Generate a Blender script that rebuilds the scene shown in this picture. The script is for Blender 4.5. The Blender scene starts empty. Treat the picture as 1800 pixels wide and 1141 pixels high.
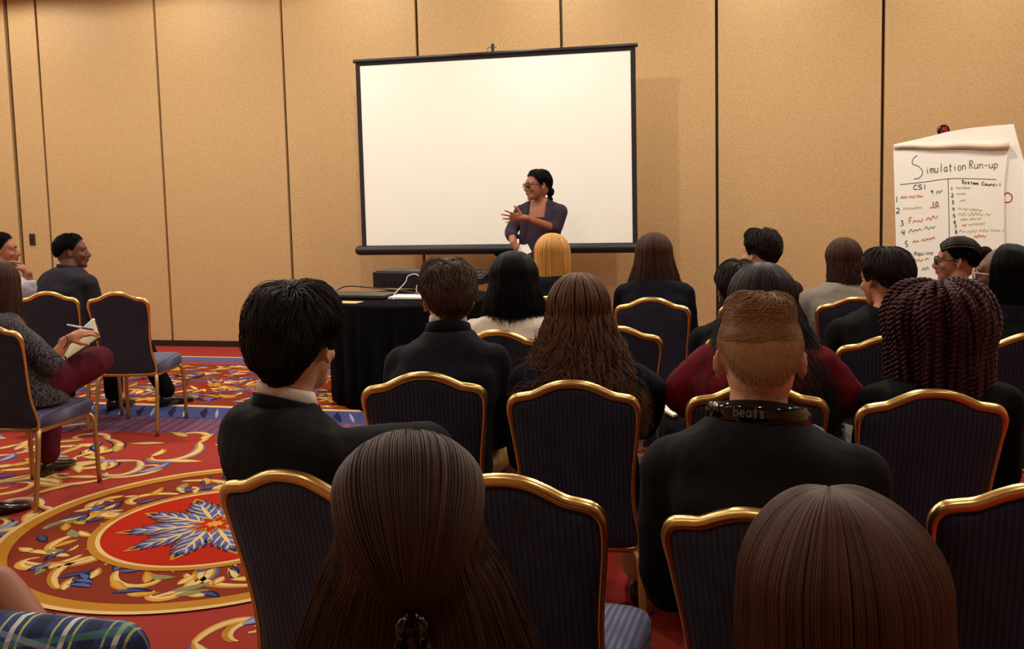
import bpy, bmesh, math, random
import numpy as np
from mathutils import Vector, Matrix, Euler

# ------------------------------------------------------------------ camera
F, CX, CY, CAMH = 1650.0, 900.0, 490.0, 1.5
PITCH, ROLL, TH = 0.0888, -0.02371, 0.22808
sc = bpy.context.scene
_fwd = Vector((0, math.cos(PITCH), -math.sin(PITCH)))
_up0 = Vector((0, math.sin(PITCH), math.cos(PITCH)))
_rt = Vector((1, 0, 0)) * math.cos(ROLL) + _up0 * math.sin(ROLL)
_up = -Vector((1, 0, 0)) * math.sin(ROLL) + _up0 * math.cos(ROLL)
CAM = Vector((0, 0, CAMH))
cam_data = bpy.data.cameras.new('camera')
cam = bpy.data.objects.new('camera', cam_data)
sc.collection.objects.link(cam)
M = Matrix((( _rt.x, _up.x, -_fwd.x, CAM.x), (_rt.y, _up.y, -_fwd.y, CAM.y), (_rt.z, _up.z, -_fwd.z, CAM.z), (0, 0, 0, 1)))
cam.matrix_world = M
cam_data.sensor_width = 36.0
cam_data.lens = 36.0 * F / 1800.0
cam_data.shift_y = -(570.5 - CY) / 1800.0
cam_data.clip_start = 0.05
sc.camera = cam

# ------------------------------------------------------------------ world and exposure
world = bpy.data.worlds.new('world'); sc.world = world; world.use_nodes = True
world.node_tree.nodes['Background'].inputs[0].default_value = (1.0, 0.8, 0.6, 1)
world.node_tree.nodes['Background'].inputs[1].default_value = 0.02
sc.view_settings.view_transform = 'Standard'
sc.view_settings.look = 'None'
sc.view_settings.exposure = 0.0
sc.view_settings.gamma = 1.0
sc.view_settings.use_curve_mapping = False
LAMP_COL = (1.0, 0.955, 0.84)
POWER_FRONT, POWER_MID, POWER_BACK = 72.0, 79.0, 22.0

random.seed(7)
rng = np.random.default_rng(7)
COL = sc.collection

def ray(px, py):
    return (_fwd + _rt * ((px - CX) / F) + _up * ((CY - py) / F))
def at_z(px, py, z):
    d = ray(px, py); return CAM + d * ((z - CAMH) / d.z)
def at_d(px, py, D):
    d = ray(px, py); return CAM + d * (D / d.y)
def at_plane(px, py, p, n):
    d = ray(px, py); return CAM + d * ((p - CAM).dot(n) / d.dot(n))

# wall frame: s runs along the front wall, t away from it into the room
U = Vector((math.cos(TH), -math.sin(TH), 0)); NW = Vector((math.sin(TH), math.cos(TH), 0))
P0 = Vector((-3.5908, 9.8016, 0)); PW = 1.40295
def st(s, t, z=0.0):
    p = P0 + U * s - NW * t; return Vector((p.x, p.y, z))
def to_st(p):
    d = Vector((p.x, p.y, 0)) - P0; return d.dot(U), -d.dot(NW)

# ------------------------------------------------------------------ materials
MATS = {}
def nodes_of(name):
    m = bpy.data.materials.new(name); m.use_nodes = True
    nt = m.node_tree; b = nt.nodes['Principled BSDF']; MATS[name] = m
    return m, nt, b
def rgb(r, g, b):   # sRGB 0-255 to linear
    f = lambda v: ((v / 255.0) / 12.92) if v / 255.0 <= 0.04045 else (((v / 255.0) + 0.055) / 1.055) ** 2.4
    return (f(r), f(g), f(b), 1.0)
def mat(name, col, rough=0.6, metal=0.0, noise=0.15, scale=40.0, bump=0.0, bscale=None, spec=0.5, sheen=0.0, coat=0.0, detail=3.0):
    if name in MATS: return MATS[name]
    m, nt, b = nodes_of(name); L = nt.links
    tc = nt.nodes.new('ShaderNodeTexCoord')
    nz = nt.nodes.new('ShaderNodeTexNoise'); nz.inputs['Scale'].default_value = scale; nz.inputs['Detail'].default_value = detail
    L.new(tc.outputs['Object'], nz.inputs['Vector'])
    mx = nt.nodes.new('ShaderNodeMixRGB'); mx.blend_type = 'MIX'
    mx.inputs[1].default_value = tuple(c * (1 - noise) for c in col[:3]) + (1,)
    mx.inputs[2].default_value = tuple(min(1, c * (1 + noise)) for c in col[:3]) + (1,)
    L.new(nz.outputs[0], mx.inputs[0]); L.new(mx.outputs[0], b.inputs['Base Color'])
    b.inputs['Roughness'].default_value = rough; b.inputs['Metallic'].default_value = metal
    b.inputs['Specular IOR Level'].default_value = spec
    if sheen: b.inputs['Sheen Weight'].default_value = sheen
    if coat: b.inputs['Coat Weight'].default_value = coat
    if bump:
        n2 = nt.nodes.new('ShaderNodeTexNoise'); n2.inputs['Scale'].default_value = bscale or scale; n2.inputs['Detail'].default_value = 4
        L.new(tc.outputs['Object'], n2.inputs['Vector'])
        bp = nt.nodes.new('ShaderNodeBump'); bp.inputs['Strength'].default_value = bump; bp.inputs['Distance'].default_value = 0.01
        L.new(n2.outputs[0], bp.inputs['Height']); L.new(bp.outputs[0], b.inputs['Normal'])
    return m

def wall_material():
    m, nt, b = nodes_of('wall_vinyl'); L = nt.links
    tc = nt.nodes.new('ShaderNodeTexCoord')
    n1 = nt.nodes.new('ShaderNodeTexNoise'); n1.inputs['Scale'].default_value = 90; n1.inputs['Detail'].default_value = 6; n1.inputs['Roughness'].default_value = 0.7
    n2 = nt.nodes.new('ShaderNodeTexVoronoi'); n2.inputs['Scale'].default_value = 60; n2.feature = 'SMOOTH_F1'
    L.new(tc.outputs['Object'], n1.inputs['Vector']); L.new(tc.outputs['Object'], n2.inputs['Vector'])
    ad = nt.nodes.new('ShaderNodeMath'); ad.operation = 'ADD'; L.new(n1.outputs[0], ad.inputs[0]); L.new(n2.outputs['Distance'], ad.inputs[1])
    cr = nt.nodes.new('ShaderNodeValToRGB'); cr.color_ramp.elements[0].position = 0.55; cr.color_ramp.elements[1].position = 1.15
    cr.color_ramp.elements[0].color = rgb(180, 145, 99); cr.color_ramp.elements[1].color = rgb(196, 160, 110)
    L.new(ad.outputs[0], cr.inputs[0]); L.new(cr.outputs[0], b.inputs['Base Color'])
    bp = nt.nodes.new('ShaderNodeBump'); bp.inputs['Strength'].default_value = 0.35; bp.inputs['Distance'].default_value = 0.003
    L.new(ad.outputs[0], bp.inputs['Height']); L.new(bp.outputs[0], b.inputs['Normal'])
    b.inputs['Roughness'].default_value = 0.6
    return m

def rib_material(name, c0, c1, per=0.0135, across='X'):
    # woven rib upholstery: vertical cords with a fine cross weave
    m, nt, b = nodes_of(name); L = nt.links
    tc = nt.nodes.new('ShaderNodeTexCoord'); sx = nt.nodes.new('ShaderNodeSeparateXYZ'); L.new(tc.outputs['Object'], sx.inputs[0])
    def wave(src, period):
        a = nt.nodes.new('ShaderNodeMath'); a.operation = 'MULTIPLY'; a.inputs[1].default_value = 2 * math.pi / period; L.new(src, a.inputs[0])
        s = nt.nodes.new('ShaderNodeMath'); s.operation = 'SINE'; L.new(a.outputs[0], s.inputs[0])
        h = nt.nodes.new('ShaderNodeMath'); h.operation = 'MULTIPLY_ADD'; h.inputs[1].default_value = 0.5; h.inputs[2].default_value = 0.5; L.new(s.outputs[0], h.inputs[0])
        return h.outputs[0]
    w1 = wave(sx.outputs['X'], per)
    ad = nt.nodes.new('ShaderNodeMath'); ad.operation = 'ADD'; L.new(sx.outputs['Z'], ad.inputs[0]); L.new(sx.outputs['Y'], ad.inputs[1])
    w2 = wave(ad.outputs[0], per * 0.42)
    mu = nt.nodes.new('ShaderNodeMath'); mu.operation = 'MULTIPLY'; L.new(w1, mu.inputs[0]); L.new(w2, mu.inputs[1])
    a2 = nt.nodes.new('ShaderNodeMath'); a2.operation = 'MULTIPLY_ADD'; a2.inputs[1].default_value = 0.5; L.new(w1, a2.inputs[0])
    hm = nt.nodes.new('ShaderNodeMath'); hm.operation = 'MULTIPLY'; hm.inputs[1].default_value = 0.5; L.new(mu.outputs[0], hm.inputs[0])
    L.new(hm.outputs[0], a2.inputs[2])
    nz = nt.nodes.new('ShaderNodeTexNoise'); nz.inputs['Scale'].default_value = 14; L.new(tc.outputs['Object'], nz.inputs['Vector'])
    mm = nt.nodes.new('ShaderNodeMath'); mm.operation = 'MULTIPLY'; L.new(a2.outputs[0], mm.inputs[0]); L.new(nz.outputs[0], mm.inputs[1])
    cr = nt.nodes.new('ShaderNodeValToRGB'); cr.color_ramp.elements[0].position = 0.05; cr.color_ramp.elements[1].position = 0.55
    cr.color_ramp.elements[0].color = c0; cr.color_ramp.elements[1].color = c1
    L.new(mm.outputs[0], cr.inputs[0]); L.new(cr.outputs[0], b.inputs['Base Color'])
    bp = nt.nodes.new('ShaderNodeBump'); bp.inputs['Strength'].default_value = 0.5; bp.inputs['Distance'].default_value = 0.002
    L.new(a2.outputs[0], bp.inputs['Height']); L.new(bp.outputs[0], b.inputs['Normal'])
    b.inputs['Roughness'].default_value = 0.75; b.inputs['Sheen Weight'].default_value = 0.1
    return m

def emit(name, col, strength):
    m, nt, b = nodes_of(name)
    b.inputs['Base Color'].default_value = col; b.inputs['Emission Color'].default_value = col; b.inputs['Emission Strength'].default_value = strength
    return m

HAIR_RGB = {}
def hair_mat(name, col, rough=0.34, spec=0.5):
    HAIR_RGB[name] = col
    rough = rough + 0.05; spec = spec * 0.7
    if name in MATS: return MATS[name]
    m, nt, b = nodes_of(name); L = nt.links
    tc = nt.nodes.new('ShaderNodeTexCoord'); nz = nt.nodes.new('ShaderNodeTexNoise'); nz.inputs['Scale'].default_value = 60; nz.inputs['Detail'].default_value = 5
    L.new(tc.outputs['Object'], nz.inputs['Vector'])
    mx = nt.nodes.new('ShaderNodeMixRGB'); mx.inputs[1].default_value = tuple(c * 0.55 for c in col[:3]) + (1,); mx.inputs[2].default_value = tuple(min(1, c * 1.5) for c in col[:3]) + (1,)
    hi = nt.nodes.new('ShaderNodeHairInfo'); av = nt.nodes.new('ShaderNodeMath'); av.operation = 'MULTIPLY_ADD'; av.inputs[1].default_value = 0.7; L.new(hi.outputs['Random'], av.inputs[0])
    a3 = nt.nodes.new('ShaderNodeMath'); a3.operation = 'MULTIPLY'; a3.inputs[1].default_value = 0.45; L.new(nz.outputs[0], a3.inputs[0]); L.new(a3.outputs[0], av.inputs[2])
    L.new(av.outputs[0], mx.inputs[0]); L.new(mx.outputs[0], b.inputs['Base Color'])
    b.inputs['Roughness'].default_value = rough; b.inputs['Specular IOR Level'].default_value = spec
    return m

M_WALL = wall_material()
M_SEAM = mat('seam_brown', rgb(58, 34, 22), 0.6)
M_BASE = mat('baseboard_dark', rgb(34, 18, 14), 0.5)
M_CEIL = mat('ceiling_paint', rgb(226, 214, 192), 0.85, noise=0.03, scale=8)
M_GOLD = mat('gold_metal', (0.78, 0.54, 0.20, 1), 0.30, metal=1.0, noise=0.06, scale=20)
M_GOLD2 = mat('gold_leg', (0.50, 0.31, 0.12, 1), 0.42, metal=0.85, noise=0.12, scale=30)
M_PAD = rib_material('navy_rib', rgb(14, 16, 36), rgb(42, 48, 84))
M_SEATM = rib_material('seat_rib', rgb(50, 52, 84), rgb(112, 112, 146), per=0.016)
M_BLACKCLOTH = mat('black_cloth', rgb(7, 6, 10), 0.95, noise=0.3, scale=12, bump=0.15, bscale=300, spec=0.08)
M_BLACK = mat('black_satin', rgb(15, 12, 18), 0.45)
M_BLACKGLOSS = mat('black_gloss', rgb(6, 5, 7), 0.10, coat=0.2)
M_BORDER = mat('screen_border', rgb(30, 20, 26), 0.8)
M_SCREEN = mat('screen_white', rgb(254, 251, 240), 0.9, noise=0.015, scale=5)
M_CHROME = mat('chrome', (0.7, 0.7, 0.72, 1), 0.2, metal=1.0)
M_PAPER = mat('paper_white', rgb(250, 246, 234), 0.85, noise=0.02, scale=6)
M_PAPER2 = mat('paper_curl', rgb(222, 200, 180), 0.85, noise=0.06, scale=20)
M_TAN = mat('manila', rgb(228, 178, 118), 0.8, noise=0.04)
M_LAPTOP = mat('laptop_grey', rgb(70, 64, 60), 0.4, noise=0.1, scale=200)
M_WHITE = mat('white_plastic', rgb(230, 226, 220), 0.4)

# ------------------------------------------------------------------ mesh helper
class MB:
    def __init__(s): s.v = []; s.f = []; s.mi = []
    def add(s, vs, fs, mi=0):
        o = len(s.v); s.v += [tuple(v) for v in vs]; s.f += [tuple(i + o for i in f) for f in fs]; s.mi += [mi] * len(fs); return s
    def box(s, c, h, R=None, mi=0):
        vs = [Vector((x * h[0], y * h[1], z * h[2])) for x in (-1, 1) for y in (-1, 1) for z in (-1, 1)]
        if R is not None: vs = [R @ v for v in vs]
        c = Vector(c)
        return s.add([v + c for v in vs], [(0, 1, 3, 2), (4, 6, 7, 5), (0, 4, 5, 1), (2, 3, 7, 6), (0, 2, 6, 4), (1, 5, 7, 3)], mi)
    def loft(s, rings, cap=True, closed=False, mi=0):
        n = len(rings[0]); vs = [p for r in rings for p in r]; fs = []; k = len(rings)
        for i in range(k if closed else k - 1):
            a = i * n; b = ((i + 1) % k) * n
            for j in range(n):
                j2 = (j + 1) % n; fs.append((a + j, a + j2, b + j2, b + j))
        if cap and not closed:
            fs.append(tuple(reversed(range(n)))); fs.append(tuple(range((k - 1) * n, k * n)))
        return s.add(vs, fs, mi)
    def tube(s, pts, rad, n=8, closed=False, flat=1.0, mi=0, cap=True):
        pts = [Vector(p) for p in pts]; K = len(pts)
        if not hasattr(rad, '__len__'): rad = [rad] * K
        rings = []; prev = None
        for i, p in enumerate(pts):
            if closed: t = pts[(i + 1) % K] - pts[i - 1]
            else: t = pts[min(i + 1, K - 1)] - pts[max(i - 1, 0)]
            t = t.normalized() if t.length > 1e-9 else Vector((0, 0, 1))
            if prev is None:
                a = Vector((0, 0, 1)) if abs(t.z) < 0.9 else Vector((0, 1, 0)); x = t.cross(a).normalized()
            else:
                x = prev - t * prev.dot(t); x = x.normalized() if x.length > 1e-6 else t.orthogonal().normalized()
            prev = x; y = t.cross(x)
            rings.append([p + x * (rad[i] * math.cos(2 * math.pi * j / n)) + y * (rad[i] * flat * math.sin(2 * math.pi * j / n)) for j in range(n)])
        return s.loft(rings, cap, closed, mi)
    def ell(s, c, r, R=None, nu=14, nv=9, mi=0):
        c = Vector(c); rings = []
        vs = [Vector((0, 0, r[2]))]; fs = []
        for i in range(1, nv):
            ph = math.pi * i / nv
            for j in range(nu):
                a = 2 * math.pi * j / nu
                vs.append(Vector((r[0] * math.sin(ph) * math.cos(a), r[1] * math.sin(ph) * math.sin(a), r[2] * math.cos(ph))))
        vs.append(Vector((0, 0, -r[2]))); last = len(vs) - 1
        for j in range(nu): fs.append((0, 1 + j, 1 + (j + 1) % nu))
        for i in range(nv - 2):
            a = 1 + i * nu; b = a + nu
            for j in range(nu): fs.append((a + j, b + j, b + (j + 1) % nu, a + (j + 1) % nu))
        a = 1 + (nv - 2) * nu
        for j in range(nu): fs.append((last, a + (j + 1) % nu, a + j))
        if R is not None: vs = [R @ v for v in vs]
        return s.add([v + c for v in vs], fs, mi)
    def cap(s, a, b, ra, rb, n=12):
        # tapered capsule with round ends
        a = Vector(a); b = Vector(b); d = (b - a); L = d.length; t = d / L if L > 1e-6 else Vector((0, 0, 1))
        pts, rad = [], []
        for k in range(4):
            an = math.pi / 2 * (k / 4.0); pts.append(a - t * (ra * math.cos(an))); rad.append(max(ra * math.sin(an), ra * 0.08))
        pts.append(a); rad.append(ra); pts.append((a + b) / 2); rad.append((ra + rb) / 2); pts.append(b); rad.append(rb)
        for k in range(1, 5):
            an = math.pi / 2 * (k / 4.0); pts.append(b + t * (rb * math.sin(an))); rad.append(max(rb * math.cos(an), rb * 0.08))
        return s.tube(pts, rad, n)
    def limb(s, pts, rad, n=12, sub=4):
        # smooth tapered limb through joints, round ends
        P = [Vector(p) for p in pts]; out, ro = [], []
        for i in range(len(P) - 1):
            p0 = P[max(i - 1, 0)]; p1 = P[i]; p2 = P[i + 1]; p3 = P[min(i + 2, len(P) - 1)]
            for k in range(sub):
                t = k / sub
                q = 0.5 * ((2 * p1) + (p2 - p0) * t + (2 * p0 - 5 * p1 + 4 * p2 - p3) * t * t + (3 * p1 - p0 - 3 * p2 + p3) * t ** 3)
                q = q * 0.5 + (p1 + (p2 - p1) * t) * 0.5
                out.append(q); ro.append(rad[i] + (rad[i + 1] - rad[i]) * t)
        out.append(P[-1]); ro.append(rad[-1])
        s.tube(out, ro, n); s.ell(P[0], (rad[0],) * 3); s.ell(P[-1], (rad[-1],) * 3)
        return s
    def mesh(s, name, mats):
        me = bpy.data.meshes.new(name); me.from_pydata(s.v, [], s.f)
        for m in (mats if isinstance(mats, (list, tuple)) else [mats]): me.materials.append(m)
        if any(s.mi): me.polygons.foreach_set('material_index', s.mi)
        me.update(); return me
    def build(s, name, mats, parent=None, smooth=True, bevel=0.0, loc=None):
        me = s.mesh(name, mats)
        if smooth: me.polygons.foreach_set('use_smooth', [True] * len(me.polygons))
        return link(name, me, parent, bevel, loc)
def fixnorm(me):
    bm = bmesh.new(); bm.from_mesh(me); bmesh.ops.recalc_face_normals(bm, faces=bm.faces); bm.to_mesh(me); bm.free()
def link(name, data, parent=None, bevel=0.0, loc=None):
    o = bpy.data.objects.new(name, data); COL.objects.link(o)
    if parent is not None: o.parent = parent
    if loc is not None: o.location = loc
    if bevel:
        b = o.modifiers.new('bevel', 'BEVEL'); b.width = bevel; b.segments = 3; b.limit_method = 'ANGLE'; b.angle_limit = 0.6
    return o
def thing(name, label, cat, loc=(0, 0, 0), rz=0.0, group=None):
    o = bpy.data.objects.new(name, None); COL.objects.link(o); o.location = loc; o.rotation_euler = (0, 0, rz)
    o.empty_display_size = 0.1
    return tag(o, label, cat, group)
def tag(o, label, cat, group=None):
    o['label'] = label; o['category'] = cat
    if group: o['group'] = group
    return o
def remesh(o, vox, it=4):
    fixnorm(o.data)
    r = o.modifiers.new('remesh', 'REMESH'); r.mode = 'VOXEL'; r.voxel_size = vox; r.use_smooth_shade = True
    s = o.modifiers.new('smooth', 'SMOOTH'); s.factor = 0.5; s.iterations = it
    return o
def structure(o, label=None):
    o['kind'] = 'structure'
    if label: o['label'] = label
    return o
def copy_tree(o, parent=None):
    c = o.copy(); COL.objects.link(c); c.parent = parent
    for ch in [x for x in bpy.data.objects if x.parent == o]: copy_tree(ch, c)
    return c

# ------------------------------------------------------------------ room shell
S0, S1, T1, ZC = -5.2, 10.2, 12.2, 3.75
def slab(name, c, h, m, R=None):
    return structure(MB().box(c, h, R).build(name, m, smooth=False))
RW = Matrix.Rotation(-TH, 3, 'Z')
mid_s, mid_t = (S0 + S1) / 2, T1 / 2
fl = slab('floor', st(mid_s, mid_t, -0.05), ((S1 - S0) / 2 + 0.2, T1 / 2 + 0.2, 0.05), mat('carpet_red', rgb(160, 36, 18), 0.95, noise=0.2, scale=260, bump=0.5, bscale=600), RW)
slab('ceiling', st(mid_s, mid_t, ZC + 0.05), ((S1 - S0) / 2 + 0.2, T1 / 2 + 0.2, 0.05), M_CEIL, RW)
slab('wall_left', st(S0 - 0.06, mid_t, ZC / 2), (0.05, T1 / 2 + 0.2, ZC / 2), M_WALL, RW)
slab('wall_right', st(S1 + 0.06, mid_t, ZC / 2), (0.05, T1 / 2 + 0.2, ZC / 2), M_WALL, RW)
slab('wall_back', st(mid_s, T1 + 0.06, ZC / 2), ((S1 - S0) / 2, 0.05, ZC / 2), M_WALL, RW)
wf = slab('wall_front', st(mid_s, -0.10, ZC / 2), ((S1 - S0) / 2, 0.05, ZC / 2), M_SEAM, RW)
edges = [-1 * PW + k * PW for k in range(0, 8)]
narrow = -1 * PW - 0.372
edges = [narrow - PW * 2, narrow - PW, narrow] + edges + [S1]
SEAMW = 0.026
for a, b in zip(edges[:-1], edges[1:]):
    g = SEAMW / 2; ga = 0.025 if abs(a - narrow) < 1e-6 else g; gb = 0.025 if abs(b - narrow) < 1e-6 else g
    w = (b - gb) - (a + ga)
    if w < 0.05: continue
    o = MB().box((0, 0, 0), (w / 2, 0.025, (ZC - 0.06) / 2)).build('panel', M_WALL, None, smooth=False, bevel=0.004)
    o.parent = wf; o.location = st((a + ga + b - gb) / 2, -0.025, 0.06 + (ZC - 0.06) / 2); o.rotation_euler = (0, 0, -TH)
structure(MB().box(st(mid_s, -0.012, 0.03), ((S1 - S0) / 2, 0.02, 0.03), RW).build('baseboard_front', M_BASE, smooth=False))

# wall socket plate on the narrow panel
wp = at_plane(57.5, 421, st(0, 0), NW)
o = thing('wall_switch', 'small dark brown switch plate on the narrow wall panel', 'switch', (wp.x, wp.y, wp.z), -TH)
MB().box((0, -0.006, 0), (0.034, 0.006, 0.062)).build('plate', mat('switch_brown', rgb(52, 30, 20), 0.4), o, False, 0.003)
MB().box((0, -0.014, 0.0), (0.010, 0.004, 0.022)).build('toggle', M_BLACK, o, False, 0.002)

# recessed ceiling lights
M_LENS = emit('lamp_lens', (1.0, 0.82, 0.58, 1), 9.0)
M_TRIM = mat('lamp_trim', rgb(220, 205, 180), 0.4)
ring = MB()
prof = [(0.062, 0.0), (0.082, -0.004), (0.088, 0.0), (0.088, 0.01), (0.062, 0.01)]
ring.loft([[Vector((r * math.cos(2 * math.pi * j / 24), r * math.sin(2 * math.pi * j / 24), z)) for r, z in prof] for j in range(24)], False, True)
ring_me = ring.mesh('trim_ring', M_TRIM)
lens_me = MB().loft([[Vector((0.062 * math.cos(2 * math.pi * j / 24), 0.062 * math.sin(2 * math.pi * j / 24), z)) for j in range(24)] for z in (0.003, 0.009)]).mesh('lens', M_LENS)
def can(s, t, power, size=105, blend=0.6, grp=''):
    p = st(s, t, ZC - 0.012)
    o = thing('ceiling_downlight', 'round recessed downlight in the pale ceiling', 'light', p, 0, 'recessed ceiling downlights')
    link('trim_ring', ring_me, o); link('lens', lens_me, o)
    ld = bpy.data.lights.new('downlight_lamp', 'SPOT'); ld.energy = power; ld.color = LAMP_COL; ld.spot_size = math.radians(size); ld.spot_blend = blend; ld.shadow_soft_size = 0.06
    l = bpy.data.objects.new('downlight_lamp', ld); COL.objects.link(l); l.parent = o; l.location = (0, 0, -0.012)
for s_ in (-3.4, -1.55, 0.35, 2.25, 4.15, 6.05, 7.95): can(s_, 0.95, POWER_FRONT, 178, 0.25)
for t_, pw in ((3.2, POWER_MID), (5.6, POWER_MID * 0.36), (8.4, POWER_BACK)):
    for s_ in (-3.6, -1.2, 1.2, 3.6, 6.0, 8.4): can(s_, t_, pw * 2.2, 172, 0.4)

# ------------------------------------------------------------------ banquet chairs
CH = 0.94
def catmull(P, n=6, closed=False):
    P = [Vector(p) for p in P]; out = []; K = len(P)
    rngk = range(K) if closed else range(K - 1)
    for i in rngk:
        g = (lambda j: P[j % K]) if closed else (lambda j: P[min(max(j, 0), K - 1)])
        p0, p1, p2, p3 = g(i - 1), g(i), g(i + 1), g(i + 2)
        for k in range(n):
            t = k / n
            out.append(0.5 * ((2 * p1) + (p2 - p0) * t + (2 * p0 - 5 * p1 + 4 * p2 - p3) * t * t + (3 * p1 - p0 - 3 * p2 + p3) * t ** 3))
    if not closed: out.append(P[-1])
    return out
def back_y(z):      # lean of the back: y at height z
    return -0.205 - 0.17 * (z - 0.44) - 0.10 * max(0, z - 0.62) ** 1.5
HALF = [(x * 0.94, z) for x, z in [(0.0, 0.935), (0.045, 0.931), (0.085, 0.917), (0.125, 0.899), (0.16, 0.893), (0.187, 0.886), (0.203, 0.866), (0.206, 0.838), (0.200, 0.77), (0.189, 0.68), (0.183, 0.60),
        (0.186, 0.53), (0.197, 0.47), (0.202, 0.435), (0.196, 0.408), (0.175, 0.397), (0.10, 0.392), (0.0, 0.391)]]
def outline(inset=0.0):
    H = [(x, z) for x, z in HALF]
    pts = H + [(-x, z) for x, z in reversed(H[1:-1])]
    c = catmull([(x, z, 0) for x, z in pts], 3, True)
    if inset:
        out = []
        K = len(c)
        for i in range(K):
            t = (c[(i + 1) % K] - c[i - 1]).normalized(); nrm = Vector((t.y, -t.x, 0))   # outline runs clockwise: inward normal
            out.append(c[i] + nrm * inset)
        c = out
    return [(p.x, p.y) for p in c]
def make_chair(name):
    t = thing(name, 'x', 'chair')
    o0 = outline()
    rad = [0.0145 * min(1, max(0, (z - 0.80) / 0.09)) + 0.0075 * (1 - min(1, max(0, (z - 0.80) / 0.09))) for x, z in o0]
    MB().tube([(x, back_y(z), z) for x, z in o0], rad, 8, True).build('back_frame', M_GOLD, t)
    # back pad: layered outlines front to back, bulging
    mb = MB(); rings = []
    cz = 0.66
    for inset, dy in ((0.10, 0.040), (0.045, 0.037), (0.018, 0.029), (0.006, 0.016), (0.004, 0.000), (0.012, -0.008), (0.040, -0.013), (0.10, -0.015)):
        k = outline(min(inset, 0.017))
        if inset > 0.017:
            f = 1 - (inset - 0.017) / 0.2
            k = [(x * f, cz + (z - cz) * (1 - (inset - 0.017) / 0.27)) for x, z in k]
        rings.append([Vector((x, back_y(z) + dy, z)) for x, z in k])
    mb.loft(rings, True)
    mb.build('back_pad', M_PAD, t)
    # seat cushion
    mb = MB(); rings = []
    def sq(hw_b, hw_f, y0, y1, z, r=0.045, n=5):
        pts = []
        for cx, cy, a0 in ((hw_f - r, y1 - r, 0), (-hw_f + r, y1 - r, 90), (-hw_b + r, y0 + r, 180), (hw_b - r, y0 + r, 270)):
            for k in range(n + 1):
                a = math.radians(a0 + 90 * k / n); pts.append(Vector((cx + r * math.cos(a), cy + r * math.sin(a), z)))
        return pts
    for i_, z in ((0.012, 0.392), (0.0, 0.398), (0.0, 0.445), (0.006, 0.460), (0.020, 0.470), (0.05, 0.476), (0.10, 0.480)):
        rings.append(sq(0.190 - i_, 0.205 - i_, -0.205 + i_, 0.225 - i_, z, max(0.05 - i_ * 0.3, 0.012)))
    mb.loft(rings, True); mb.build('seat', M_SEATM, t)
    MB().box((0, 0.01, 0.385), (0.185, 0.19, 0.012)).build('seat_rail', M_GOLD2, t, False, 0.004)
    for sx in (-1, 1):
        fp = catmull([(sx * 0.150, 0.165, 0.385), (sx * 0.178, 0.19, 0.383), (sx * 0.196, 0.203, 0.355), (sx * 0.203, 0.208, 0.28), (sx * 0.207, 0.212, 0.0)], 4)
        MB().tube(fp, [0.0125] * len(fp), 8).build('leg', M_GOLD2, t)
        rp = catmull([(sx * 0.150, -0.150, 0.388), (sx * 0.178, -0.190, 0.385), (sx * 0.192, -0.215, 0.35), (sx * 0.198, -0.238, 0.24), (sx * 0.205, -0.285, 0.0)], 4)
        MB().tube(rp, [0.0125] * len(rp), 8).build('leg', M_GOLD2, t)
    return t
chair0 = make_chair('banquet_chair'); _used = [False]
CROWN = Vector((0, back_y(0.935), 0))
CHAIRS = {}
def put_chair(key, label, px=None, py=None, yaw=0.0, pos=None, group='navy banquet chairs with gold frames'):
    c = chair0 if not _used[0] else copy_tree(chair0); _used[0] = True
    a = -TH + math.radians(yaw); R = Matrix.Rotation(a, 3, 'Z')
    if pos is None:
        w = at_z(px, py, 0.948); pos = Vector((w.x, w.y, 0)) - R @ CROWN
    c.location = (pos[0], pos[1], 0); c.rotation_euler = (0, 0, a); tag(c, label, 'chair', group)
    CHAIRS[key] = (Vector((pos[0], pos[1], 0)), a)
    return c
NB = 'navy banquet chair with gold frame '
put_chair('A', NB + 'holding the person in white collar with dark hair', yaw=-12.9, pos=(-0.335, 2.165))
put_chair('B', NB + 'standing empty with its bare striped seat showing', yaw=-4.9, pos=(0.072, 2.118))
put_chair('C', NB + 'holding the person wearing headphones', yaw=-22.9, pos=(0.605, 1.831))
put_chair('D', NB + 'beside the long brown hair, its seat empty', yaw=0.1, pos=(1.050, 1.990))
put_chair('E', NB + 'holding the brown-haired person beside the black table', yaw=10.1, pos=(-0.275, 3.249))
put_chair('F', NB + 'holding the person with long curly hair', yaw=2.7, pos=(0.226, 3.057))
put_chair('G', NB + 'holding the person in the crimson blouse', yaw=4.1, pos=(0.745, 2.959))
put_chair('H', NB + 'holding the person with burgundy twists', yaw=7.1, pos=(1.172, 2.821))
put_chair('I', NB + 'holding the black-haired person in white blouse', yaw=0.7, pos=(0.000, 4.146))
put_chair('J', NB + 'empty, between the white blouse and the crimson blouse', yaw=11.1, pos=(0.433, 4.186))
put_chair('J2', NB + 'under the dark head half hidden behind the crimson blouse', yaw=5.1, pos=(1.020, 4.050))
put_chair('K', NB + 'holding the person with a dark low bun', yaw=-6.9, pos=(1.514, 3.737))
put_chair('L', NB + 'holding the person with long black hair and clear glasses', yaw=0.1, pos=(2.010, 3.750))
put_chair('M', NB + 'holding the person with straight brown hair cut level', yaw=-5.7, pos=(0.830, 5.200))
put_chair('N', NB + 'holding the person in the grey jacket', yaw=-3.3, pos=(1.830, 5.008))
put_chair('O', NB + 'holding the blonde person', 967, 520, -5)
put_chair('O2', NB + 'under the dark-haired person turned in profile', 1333, 523, 0)
put_chair('O3', NB + 'holding the person with braids and black glasses', 1690, 521, 0)
put_chair('P', NB + 'empty, its seat facing the bare tan wall', yaw=11.1, pos=(-2.513, 6.256))
put_chair('Q', NB + 'holding the person in the charcoal suit', yaw=11.1, pos=(-3.022, 6.394))
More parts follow.
